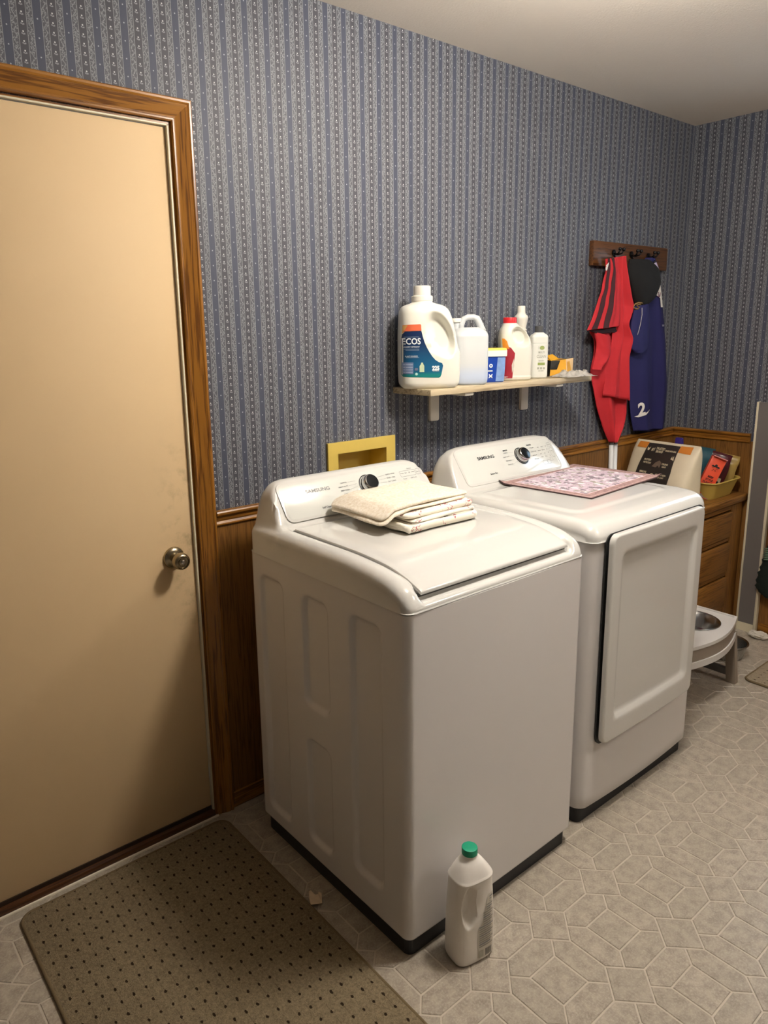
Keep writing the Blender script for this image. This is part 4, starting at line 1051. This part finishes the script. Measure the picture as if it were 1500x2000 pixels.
# floral mat on the dryer
def mat_mat():
    m, nt, bs = newmat('floral_mat_print'); setp(bs, .8, 0, .2); t = nt.nodes.new('ShaderNodeTexCoord'); sp = nt.nodes.new('ShaderNodeSeparateXYZ'); nt.links.new(t.outputs['Object'], sp.inputs[0])
    x, y = X(nt, sp.outputs[0]).ab(), X(nt, sp.outputs[1]).ab(); e = ((x*-1.0)+.252).mn((y*-1.0)+.184)
    v = coords(nt); vo = nt.nodes.new('ShaderNodeTexVoronoi'); vo.inputs['Scale'].default_value = 30; nt.links.new(v, vo.inputs['Vector'])
    vd = X(nt, vo.outputs['Distance']); n = X(nt, noise_tex(nt, v, 26, 3)); n2 = X(nt, noise_tex(nt, v, 90, 2))
    inner = mixc(nt, vd.smooth(.25, .5), lin('#e4dde2'), lin('#c9b6c4')); inner = mixc(nt, n.gt(.57)*.85, inner, lin('#7a7078')); inner = mixc(nt, n.lt(.41)*.8, inner, lin('#8f8d7c')); inner = mixc(nt, n2.gt(.62)*.6, inner, lin('#f3ecf1'))
    border = mixc(nt, n2.gt(.52), lin('#ab8d88'), lin('#957877'))
    c = mixc(nt, e.gt(.042), border, inner); c = mixc(nt, (e-.042).ab().lt(.0022), c, lin('#d9bcbc')); c = mixc(nt, (e-.012).ab().lt(.0015), c, lin('#d1b3b0')); c = mixc(nt, e.lt(.0035), c, lin('#4f3f3f'))
    nt.links.new(c, bs.inputs['Base Color']); bump(nt, bs, n2, .3, .002); return m
vs_, fs = [], []; n_, m_ = 40, 30
for side in (1, 0):
    for j in range(m_+1):
        for i in range(n_+1):
            u_, v_ = i/n_-.5, j/m_-.5; z = .0035*side+.0005
            lift = .010*max(0, (abs(u_)+abs(v_)-.93))/.07*(1 if (u_ < 0 and v_ > 0) or (u_ > 0 and v_ < 0) else 0)
            vs_.append((u_*.504, v_*.368, z+lift))
S_ = (n_+1)*(m_+1)
for j in range(m_):
    for i in range(n_): a = j*(n_+1)+i; fs.append((a, a+1, a+n_+2, a+n_+1)); fs.append((S_+a, S_+a+n_+1, S_+a+n_+2, S_+a+1))
rg = [i for i in range(n_+1)]+[j*(n_+1)+n_ for j in range(1, m_+1)]+[m_*(n_+1)+i for i in range(n_-1, -1, -1)]+[j*(n_+1) for j in range(m_-1, 0, -1)]
for k in range(len(rg)): a, b = rg[k], rg[(k+1) % len(rg)]; fs.append((a, S_+a, S_+b, b))
mt = tag(obj('dryer_mat', vs_, fs, mat_mat(), None), 'rectangular pink and purple floral mat lying on the dryer top', 'mat')
mt.location = (1.825, -.432, .9890); mt.rotation_euler = (0, 0, math.radians(4))

# cabinet with drawers in the corner
cab = thing('drawer_cabinet', 'oak drawer cabinet in the corner beyond the dryer', 'cabinet', (2.85, -.2, 0))
M_cab = wood('cabinet_oak', '#4f2d10', '#7c5222', '#94672f', 'z', 1.1, .4); M_cabx = wood('cabinet_oak_horizontal', '#4f2d10', '#7c5222', '#94672f', 'x', 1.1, .4)
cx_, cy_ = 2.85, -.2
bm = bmesh.new()
for a in ((2.735, 2.765, -.39, -.006, .06, .675), (3.262, 3.288, -.39, -.006, .06, .675), (2.765, 3.262, -.03, -.006, .06, .675), (2.765, 3.262, -.39, -.03, .06, .08)): addbox(bm, a[0]-cx_, a[1]-cx_, a[2]-cy_, a[3]-cy_, a[4], a[5])
bmobj('carcass', bm, M_cab, cab)
box('toe_kick', 2.745-cx_, 3.28-cx_, -.35-cy_, -.33-cy_, 0, .06, pmat('dark_kick', '#2a190c', .6), cab)
box('worktop', 2.725-cx_, 3.289-cx_, -.422-cy_, -.006-cy_, .676, .712, M_cabx, cab, .008, 3)
for x0, x1 in ((3.160, 3.286), (2.735, 2.795)): box('stile', x0-cx_, x1-cx_, -.402-cy_, -.39-cy_, .06, .675, M_cab, cab, .002)
for x0, x1 in ((2.795, 3.16),):
    for z0, z1 in ((.645, .675), (.485, .500), (.305, .320), (.115, .135)): box('rail', x0-cx_, x1-cx_, -.400-cy_, -.39-cy_, z0, z1, M_cabx, cab)
    for z0, z1 in ((.508, .638), (.328, .478), (.143, .298), (.064, .108)): box('drawer', x0+.006-cx_, x1-.006-cx_, -.412-cy_, -.392-cy_, z0, z1, M_cabx, cab, .004)

# plastic basin with packets on the cabinet
M_basin = pmat('mustard_basin', '#c7ac55', .45)
ZC = .7125
basin = thing('plastic_basin', 'mustard yellow plastic basin full of packets on the cabinet', 'basin', (3.105, -.235, ZC))
def ringpts(hx, hy, r, z): return [(x, y, z) for x, y in rrect(hx, hy, r, 8)]
lev = [(.118, .135, .04, .004), (.120, .137, .042, .012), (.141, .160, .05, .086), (.150, .170, .055, .0885), (.152, .172, .055, .085), (.149, .169, .055, .082), (.146, .165, .055, .082), (.143, .162, .05, .079), (.124, .141, .043, .010), (.119, .136, .04, 0)]
vs_, fs = [], []
lev2 = [(.114, .131, .04, .004)]+lev
for a in lev2: vs_ += ringpts(*a)
n = len(rrect(.1, .1, .03, 8))
for k in range(len(lev2)-1):
    for i in range(n): j = (i+1) % n; fs.append((k*n+i, k*n+j, (k+1)*n+j, (k+1)*n+i))
fs.append(tuple(range(n-1, -1, -1))); fs.append(tuple((len(lev2)-1)*n+i for i in range(n)))
bm = bmesh.new(); bv = [bm.verts.new(v) for v in vs_]
for f in fs: bm.faces.new([bv[i] for i in f])
bmobj('tub', bm, M_basin, basin, True)

def pouch(name, label, cat, loc, w, h, d, mat, rot, crimp=.6, seed=0, wob=.006, mats=None):
    """a soft packet: pillow body with a flat crimped top"""
    t = thing(name, label, cat, loc); t.rotation_euler = rot
    def df(v):
        p = Vector((v.x*14+seed, v.y*14, v.z*14)); return v+Vector((noise.noise(p), noise.noise(p+Vector((4, 4, 4))), 0))*wob
    b = loft('body', [(0, 0, 0, w*.44, d*.40, 3.5), (h*.04, 0, 0, w*.48, d*.5, 3.5), (h*.35, 0, 0, w*.5, d*.5, 3), (h*.75, 0, 0, w*.49, d*.36, 2.8), (h*.93, 0, 0, w*.485, d*.08, 2.4), (h*.95, 0, 0, w*.48, .0025, 2.2), (h, 0, 0, w*.48, .0022, 2.2)], mat, t, 48, 36, df)
    return t, b
# bag of pet food facing the viewer, rolled top with a clip
by = thing('pet_food_bag', 'large cream and black pet food bag with rolled top and clip', 'bag', (2.828, -.205, ZC), math.radians(-97))
M_bag = pmat('bag_cream', '#d5c9ae', .5, var=.06, vs_=25); M_bk = pmat('bag_black', '#2b2622', .45); M_bo = pmat('bag_orange', '#c67a2a', .5); M_bt = pmat('bag_text', '#c9bd9d', .5)
def bagdef(v):
    p = Vector((v.x*9, v.y*9, v.z*9)); return v+Vector((.4*noise.noise(p), noise.noise(p+Vector((3, 1, 2))), 0))*.006
bb = loft('body', [(0, 0, 0, .168, .070, 5), (.006, 0, 0, .173, .076, 5), (.08, 0, 0, .176, .080, 4.5), (.16, 0, .010, .175, .064, 4), (.23, 0, .024, .173, .040, 4), (.262, 0, .030, .171, .022, 3.4), (.274, 0, .032, .169, .012, 2.6), (.279, 0, .032, .166, .004, 2)], M_bag, by, 96, 60, bagdef)
T = bvh(bb)
decal('label', poly_mesh([(-.105, .02), (.078, .02), (.086, .15), (.080, .270), (-.086, .270), (-.098, .16)], .010), T, M_bk, by, off=.0016)
decal('orange_band', poly_mesh([(-.145, .246), (-.090, .246), (-.087, .272), (-.142, .272)], .010), T, M_bo, by, off=.0012)
decal('orange_band', poly_mesh([(.082, .244), (.142, .240), (.140, .272), (.080, .272)], .010), T, M_bo, by, off=.0012)
for s, x, z, sz in (('#1', -.048, .243, .020), ('TRUSTED', -.012, .249, .014), ('BRAND', -.012, .236, .014), ('MADE WITH REAL', .046, .244, .009), ('PROTEIN', -.055, .196, .012), ('NUTRITION', -.052, .183, .010), ('IMMUNE', -.058, .140, .013), ('SUPPORT', -.058, .127, .009), ('HEALTHY SKIN', .040, .137, .010), ('AND COAT', .040, .125, .009), ('STRONG', .045, .186, .010), ('HEART', .045, .174, .009)):
    decal('lettering', text_mesh(s, sz, 'CENTER', .0004), T, M_bt, by, ox=x, oz=z, off=.0026, sx=.8)
decal('emblem', poly_mesh([(-.080, .252), (-.073, .247), (-.066, .254), (-.069, .240), (-.074, .236), (-.079, .240)], .01), T, M_bt, by, off=.0026)
decal('emblem', poly_mesh([(.062, .212), (.066, .226), (.070, .214), (.074, .228), (.080, .206), (.072, .210)], .01), T, M_bt, by, off=.0026)
decal('emblem', poly_mesh([(.012*math.cos(a*PI/8)-.006, .012*math.sin(a*PI/8)+.128) for a in range(16)], .01), T, M_bt, by, off=.0026)
decal('picture', poly_mesh([(-.020, .17), (-.006, .19), (.010, .200), (.026, .190), (.022, .168), (.012, .176), (.002, .168)], .01), T, pmat('bag_photo', '#6e5f50', .5, var=.3, vs_=80), by, off=.0026)
M_clip = pmat('purple_clip', '#332a78', .35)
cl = thing('bag_clip', 'purple plastic clip gripping the pet food bag', 'clip', (2.862, -.262, ZC+.262), math.radians(-97))
for s in (-1, 1):
    prism('jaw', rrect(.018, .034, .006, 4), 0, .004, M_clip, cl, .0012, Matrix.Translation((0, s*.0065-.002, .012)) @ Matrix.Rotation(math.radians(90+s*9), 4, 'X') @ Matrix.Translation((0, 0, -.002)))
lathe('spring', [(.005, -.014), (.005, .014)], M_steel, cl, 12, Matrix.Translation((0, -.002, .018)) @ Matrix.Rotation(PI/2, 4, 'Y'))
# packets in the basin
M_ob = pmat('carton_vermilion', '#e0502f', .45)
ob = thing('snack_carton', 'bright orange red carton leaning in the yellow basin', 'box', (2.985, -.320, ZC+.012)); ob.rotation_euler = (math.radians(-6), math.radians(22), math.radians(-56))
obx = box('body', -.034, .034, -.017, .017, 0, .205, M_ob, ob, .003)
T = bvh(obx)
decal('label_plate', poly_mesh([(-.026, .028), (.026, .028), (.026, .056), (-.026, .056)], .02), T, M_black, ob)
decal('lettering', text_mesh('SNACKS', .010, 'CENTER', .0003), T, M_bt, ob, oz=.042, off=.0012)
for k, s in enumerate(('BEEF', 'STYLE', 'FLAVOR')): decal('lettering', text_mesh(s, .013, 'CENTER', .0004), T, M_black, ob, oz=.106-.015*k, off=.0012)
decal('emblem', sliced(text_mesh('*', .075, 'CENTER', .004), .02), T, M_black, ob, oz=.136, off=.0012)
box('base_band', -.0344, .0344, -.0174, .0174, .001, .020, pmat('carton_grey', '#8b7f78', .5), ob, .003)
box('top_flap', -.033, .033, -.034, .017, .205, .209, pmat('carton_pink', '#d98a86', .5), ob, .001)
mr, _ = pouch('treat_pouch', 'glossy maroon treat pouch standing in the basin', 'packet', (3.078, -.318, ZC+.016), .100, .205, .05, pmat('maroon_film', '#4a1a22', .22), (math.radians(-4), math.radians(16), math.radians(-48)), seed=3)
tr = bvh(mr.children[0]); decal('label', poly_mesh([(-.040, .034), (.030, .034), (.026, .084), (-.030, .086)], .01), tr, pmat('pouch_cream', '#d8cfae', .5), mr, off=.001)
decal('emblem', poly_mesh([(.022*math.cos(a*PI/8)-.004, .012*math.sin(a*PI/8)+.060) for a in range(16)], .01), tr, M_black, mr, off=.0018)
pouch('treat_bag', 'crinkled tan treat bag at the right end of the basin', 'packet', (3.182, -.322, ZC+.010), .080, .190, .045, pmat('tan_film', '#a58a4c', .3, var=.15, vs_=40), (math.radians(3), math.radians(12), math.radians(-52)), seed=8, wob=.014)
pouch('treat_tub', 'teal packet behind the maroon pouch in the basin', 'packet', (3.125, -.235, ZC+.010), .07, .220, .045, pmat('teal_film', '#2c5560', .3), (0, math.radians(10), math.radians(-50)), seed=12)
pouch('chew_bag', 'dark purple packet at the back of the basin', 'packet', (3.040, -.205, ZC+.010), .08, .232, .045, pmat('purple_film', '#35194a', .3), (0, math.radians(4), math.radians(-52)), seed=15)
pouch('biscuit_bag', 'grey and white packet beside the pet food bag', 'packet', (3.022, -.140, ZC+.010), .07, .190, .045, pmat('grey_film', '#8b8682', .4, var=.4, vs_=30), (0, math.radians(-4), math.radians(-52)), seed=18)

# tall narrow panel against the right wall
pn = thing('narrow_panel', 'tall narrow grey panel with cream edges standing against the right wall', 'panel', (3.272, -.470, 0))
box('board', -.010, .010, -.046, .030, .045, 1.168, pmat('panel_grey', '#6f6a66', .6), pn)
box('edge_strip', -.014, .012, .030, .039, 0, 1.170, M_white_trim, pn, .001); box('edge_strip', -.014, .012, -.058, -.046, 0, 1.170, M_white_trim, pn, .001)
box('foot_strip', -.012, .011, -.046, .030, 0, .044, M_white_trim, pn)
# crumpled paper on the floor by the panel
def crumple(name, r, mat, label, cat, loc, sq_=(1, 1, .6), seed=0):
    bm = bmesh.new(); bmesh.ops.create_icosphere(bm, subdivisions=4, radius=1)
    for v in bm.verts:
        p = v.co*2.2+Vector((seed, seed, seed)); k = 1+.35*noise.noise(p)+.22*abs(noise.noise(p*2.3)); v.co = Vector((v.co.x*sq_[0], v.co.y*sq_[1], v.co.z*sq_[2]))*r*k
    mz = min(v.co.z for v in bm.verts)
    for v in bm.verts: v.co.z = max(v.co.z-mz-.004, 0)
    o = bmobj(name, bm, mat, None, False); o.location = loc; return tag(o, label, cat)
crumple('crumpled_tissue', .032, pmat('tissue_white', '#cfc9bd', .9), 'small crumpled white tissue on floor beside the grey panel', 'tissue', (3.225, -.560, .001), (1, 1.3, .5), 4)
# dark green knitted garment hanging on the right wall
gr = thing('knit_garment', 'dark green knitted sleeve hanging at the right picture edge', 'garment', (3.235, -.602, .22))
M_kn = pmat('dark_green_knit', '#0f1f18', .95, bmp=.6, bs_=350, bd=.004)
loft('sleeve', [(0, 0, .02, .018, .016, 2), (.02, 0, .03, .024, .040, 2), (.06, 0, .02, .030, .062, 2), (.13, 0, .0, .032, .072, 2.2), (.20, 0, -.012, .032, .070, 2.2), (.30, 0, -.03, .03, .066, 2.2), (.5, 0, -.05, .03, .07, 2.2), (.8, 0, -.06, .03, .08, 2.2)], M_kn, gr, 40, 60, lambda v: v+Vector((0, 1, 0))*.006*math.sin(v.z*180))
for k in range(7): tube('rib', [Vector((-.033-.001*k+.0006*j*j*.3, .045-.014*j, .195+.0095*k+.003*j)) for j in range(7)], .0032, pmat('pale_green_knit', '#6d8a72', .9), gr, 6)
lathe('hook', [(.012, 0), (.012, .006), (.006, .01), (.006, .06), (.010, .064)], M_iron, gr, 12, Matrix.Translation((.058, -.06, .79)) @ Matrix.Rotation(-PI/2, 4, 'Y'))

# ================================================================== PET FEEDER AND BOWLS
M_fw = pmat('feeder_top_white', '#cfccc8', .4); M_fb = pmat('feeder_taupe', '#8d8174', .5); M_fd = pmat('feeder_grey', '#5d5b57', .5)
fd = thing('pet_feeder', 'raised grey and white pet feeder stand with a sunken bowl', 'pet feeder', (2.40, -.545, 0))
FX0, FX1, FYB, FYF = -.265, .262, .085, -.130
def fpoly(gr_=0):
    p = [(FX1+gr_, FYB+gr_), (FX0-gr_, FYB+gr_), (FX0-gr_, FYF+.02)]
    for k in range(25):
        t = k/24; x = FX0-gr_+(FX1-FX0+2*gr_)*t; p.append((x, FYF-gr_-.055*math.sin(PI*t)))
    return p
def holed(name, outer, r, z0, z1, mat, parent):
    """plate with a round hole at the origin"""
    N = 96; vs_, fs = [], []
    def cast(a):
        d = Vector((math.cos(a), math.sin(a))); best = 1
        n = len(outer); ts = []
        for i in range(n):
            p, q_ = Vector(outer[i]), Vector(outer[(i+1) % n]); e = q_-p; den = d.x*e.y-d.y*e.x
            if abs(den) < 1e-9: continue
            t = (p.x*e.y-p.y*e.x)/den; s = (p.x*d.y-p.y*d.x)/den
            if t > 0 and -1e-6 <= s <= 1+1e-6: ts.append(t)
        return d*min(ts)
    for z in (z0, z1):
        for i in range(N):
            a = 2*PI*i/N; o_ = cast(a); vs_.append((r*math.cos(a), r*math.sin(a), z)); vs_.append((o_.x, o_.y, z))
    for i in range(N):
        j = (i+1) % N; a, b, c, d = 2*i, 2*i+1, 2*j+1, 2*j; o_ = 2*N
        fs += [(o_+a, o_+b, o_+c, o_+d), (d, c, b, a), (b, c, o_+c, o_+b), (a, o_+a, o_+d, d)]
    return obj(name, vs_, fs, mat, parent)
BW = (.095, -.018)
outer = [(x-BW[0], y-BW[1]) for x, y in fpoly(0)]
tp = holed('top_plate', outer, .112, .288, .298, M_fw, fd); tp.location = (BW[0], BW[1], 0)
def skirt(name, g0, z0, z1, th, mat, parent):
    p = fpoly(g0); q_ = fpoly(g0-th); n = len(p); vs_ = [(x, y, z0) for x, y in p]+[(x, y, z1) for x, y in p]+[(x, y, z0) for x, y in q_]+[(x, y, z1) for x, y in q_]; fs = []
    for i in range(n):
        j = (i+1) % n; fs += [(i, i+n, j+n, j), (2*n+i, 2*n+j, 3*n+j, 3*n+i), (n+i, 3*n+i, 3*n+j, n+j), (i, j, 2*n+j, 2*n+i)]
    bm = bmesh.new(); bv = [bm.verts.new(v) for v in vs_]
    for f in fs: bm.faces.new([bv[k] for k in f])
    return bmobj(name, bm, mat, parent)
skirt('rim', .004, .290, .304, .009, M_fw, fd); skirt('fascia', .001, .238, .291, .008, M_fb, fd); skirt('lower_lip', .006, .212, .239, .010, M_fw, fd)
for sx in (-1, 1):
    for sy, yy in ((1, FYB-.012), (-1, FYF+.010)):
        xb, xt = sx*(.262), sx*(.250); dy = -.012 if sy < 0 else .006
        lg = obj('leg', [(xt-.012, yy-.020, .24), (xt+.012, yy-.020, .24), (xt+.012, yy+.020, .24), (xt-.012, yy+.020, .24), (xb-.014, yy-.026+dy, 0), (xb+.014, yy-.026+dy, 0), (xb+.014, yy+.014+dy, 0), (xb-.014, yy+.014+dy, 0)],
           [(3, 2, 1, 0), (4, 5, 6, 7), (0, 1, 5, 4), (1, 2, 6, 5), (2, 3, 7, 6), (3, 0, 4, 7)], M_fd if False else M_fb, fd)
    box('stretcher', sx*.258-.010, sx*.258+.010, FYF, FYB-.02, .03, .062, M_fd, fd, .002)
M_ss = pmat('stainless_steel', '#a9a9a7', .22, 1)
def bowl(name, label, loc, r, h, flare):
    prof = [(r*.72, .002), (r*.74, 0), (r*.78, .002), (r*(1-flare*.5), h*.5), (r, h-.004), (r+.006, h-.002), (r+.0065, h), (r+.003, h+.0012), (r-.002, h-.002), (r*(1-flare*.5)-.003, h*.5), (r*.76, .006), (r*.70, .004), (.004, .004)]
    t = thing(name, label, 'bowl', loc); lathe('shell', prof, M_ss, t, 48); tube('rolled_rim', [(r+.004, 0, 0)] if False else [((r+.004)*math.cos(a*PI/24), (r+.004)*math.sin(a*PI/24), h) for a in range(48)], .0028, M_ss, t, 8, True); return t
bowl('steel_bowl', 'stainless steel bowl set into the raised feeder top', (2.40+BW[0], -.545+BW[1], .235), .108, .066, .2)
bowl('steel_bowl', 'stainless steel bowl on the floor behind the feeder leg', (2.905, -.545, .0), .088, .075, .12)

# ================================================================== RUGS, BOTTLE, PAPER ON THE FLOOR
def rug_mat(name, sx, sy, ox, oy, base, dk):
    m, nt, bs = newmat(name); setp(bs, .95, 0, .1); t = nt.nodes.new('ShaderNodeNewGeometry'); sp = nt.nodes.new('ShaderNodeSeparateXYZ'); nt.links.new(t.outputs['Position'], sp.inputs[0])
    n = X(nt, noise_tex(nt, t.outputs['Position'], 170, 3, .7)); n2 = X(nt, noise_tex(nt, t.outputs['Position'], 420, 2)); nj = X(nt, noise_tex(nt, t.outputs['Position'], 45, 2))
    px, py = (X(nt, sp.outputs[0])-ox)*(1/sx)+.5, (X(nt, sp.outputs[1])-oy)*(1/sy)+.5
    dx_, dy_ = (px.fr()-.5)*sx, (py.fr()-.5)*sy; dx_ = dx_+(n-.5)*.006; dy_ = dy_+(nj-.5)*.012
    d = ((dx_*dx_)*(1/.0031**2)+(dy_*dy_)*(1/.0050**2))
    thread = dx_.ab().lt(.0007)*nj.gt(.52)*.35
    c = mixc(nt, n.smooth(.3, .7), lin(base[0]), lin(base[1])); c = mixc(nt, n2.gt(.60)*.35, c, lin(base[2])); c = mixc(nt, thread, c, lin(dk)); c = mixc(nt, d.lt(1.0)*.95, c, lin(dk))
    nt.links.new(c, bs.inputs['Base Color']); bump(nt, bs, n*.8+n2*.6-d.lt(1.0)*.8, .9, .004); return m
M_rug = rug_mat('berber_rug', .030, .0425, -.083, -.091, ('#6e624d', '#897b62', '#a39678'), '#241a10')
M_bind = pmat('rug_binding', '#6b5b40', .9, bmp=.5, bs_=300, bd=.002)
def rug(name, label, x0, x1, y0, y1, r, mat):
    t = thing(name, label, 'rug', ((x0+x1)/2, (y0+y1)/2, 0)); hx, hy = (x1-x0)/2, (y1-y0)/2
    prism('pile', rrect(hx-.004, hy-.004, r, 8), .0004, .0085, mat, t, .002)
    pp = rrect(hx-.004, hy-.004, r, 8); tube('binding', [(x, y, .0052) for x, y in pp], .0050, M_bind, t, 8, True)
    return t
rug('dotted_rug', 'beige loop rug with small dark dots on the floor before the door', -.112, .515, -1.30, -.042, .035, M_rug)
rug('dotted_rug', 'small corner of beige dotted rug at the right picture edge', 2.715, 3.25, -1.45, -.705, .03, rug_mat('berber_rug_far', .033, .040, 2.741, -.747, ('#8d806c', '#a29580', '#b5a992'), '#3a2c1c'))

fb = thing('floor_bottle', 'white cleaner bottle with green cap on the floor before the washer', 'bottle', (.736, -.898, 0), math.radians(-10))
def fbd(v):
    # grip pressed into the front left, below a slanted shoulder
    k = ell_dent(Vector((v.x, v.y, v.z)), -.026, .168, .022, .062, math.radians(-4), .026, False, .5)
    return Vector((v.x, k, v.z))
M_fbt = pmat('floor_bottle_plastic', '#f0ebe3', .36)
fbo = loft('body', [(0, 0, 0, .050, .034, 3.4), (.004, 0, 0, .055, .038, 3.6), (.02, 0, 0, .0585, .041, 3.8), (.10, 0, 0, .0575, .041, 3.6), (.17, 0, 0, .0555, .039, 3.4), (.226, 0, 0, .0535, .0365, 3.3), (.2315, 0, 0, .0535, .0405, 3.2), (.236, 0, 0, .0515, .0385, 3.0), (.252, -.001, 0, .042, .033, 2.7), (.266, -.002, 0, .032, .027, 2.4), (.276, -.003, 0, .022, .021, 2.1), (.281, -.003, 0, .0185, .0185, 2), (.292, -.003, 0, .018, .018, 2)], M_fbt, fb, 110, 110, fbd)
ribbed_cap('cap', .0195, .017, pmat('cap_green', '#0e9a74', .4), fb, (-.003, 0, .287), 26)
T = bvh(fbo); M_txt = pmat('label_text_grey', '#a09c90', .5); M_blk = pmat('label_block', '#b3ae9e', .5)
decal('label', poly_mesh([(-.004, .012), (.044, .012), (.044, .185), (.028, .185), (.020, .165), (.012, .12), (-.006, .095)], .006), T, pmat('label_sheet_white', '#ddd6c8', .45), fb, off=.0007)
for k in range(22):
    zz = .176-.0062*k; x0 = .030 if k < 3 else (.020 if k < 6 else (.010 if k < 12 else -.002))
    decal('text_line', poly_mesh([(x0, zz), (.041-.004*((k*7) % 3), zz), (.041-.004*((k*7) % 3), zz+(.0032 if k % 5 else .0044)), (x0, zz+.0032)], .008), T, M_txt if k % 4 else M_print_l, fb, off=.0013)
decal('text_block', poly_mesh([(-.002, .016), (.012, .016), (.012, .036), (-.002, .036)], .008), T, M_blk, fb, off=.0012)
for k in range(8): decal('barcode_bar', poly_mesh([(.018+.0026*k, .016), (.0192+.0026*k, .016), (.0192+.0026*k, .036), (.018+.0026*k, .036)], .02), T, M_print_k, fb, off=.0013)

# torn paper tag
pt = [(-.024, -.004), (-.004, -.028), (.026, -.006), (.024, .004), (.016, -.001), (.010, .004), (.013, .014), (.018, .024), (.012, .027), (.002, .020), (-.008, .012)]
pg = prism('paper_scrap', pt, 0, .0012, pmat('paper_beige', '#d9c6ab', .8, var=.1, vs_=80), None)
for v in pg.data.vertices: v.co.z += .004*abs(noise.noise(Vector((v.co.x*40, v.co.y*40, 0))))
tag(pg, 'small torn scrap of beige paper on the floor beside the washer', 'paper scrap'); pg.location = (.534, -.512, .0088); pg.rotation_euler = (0, 0, math.radians(20))
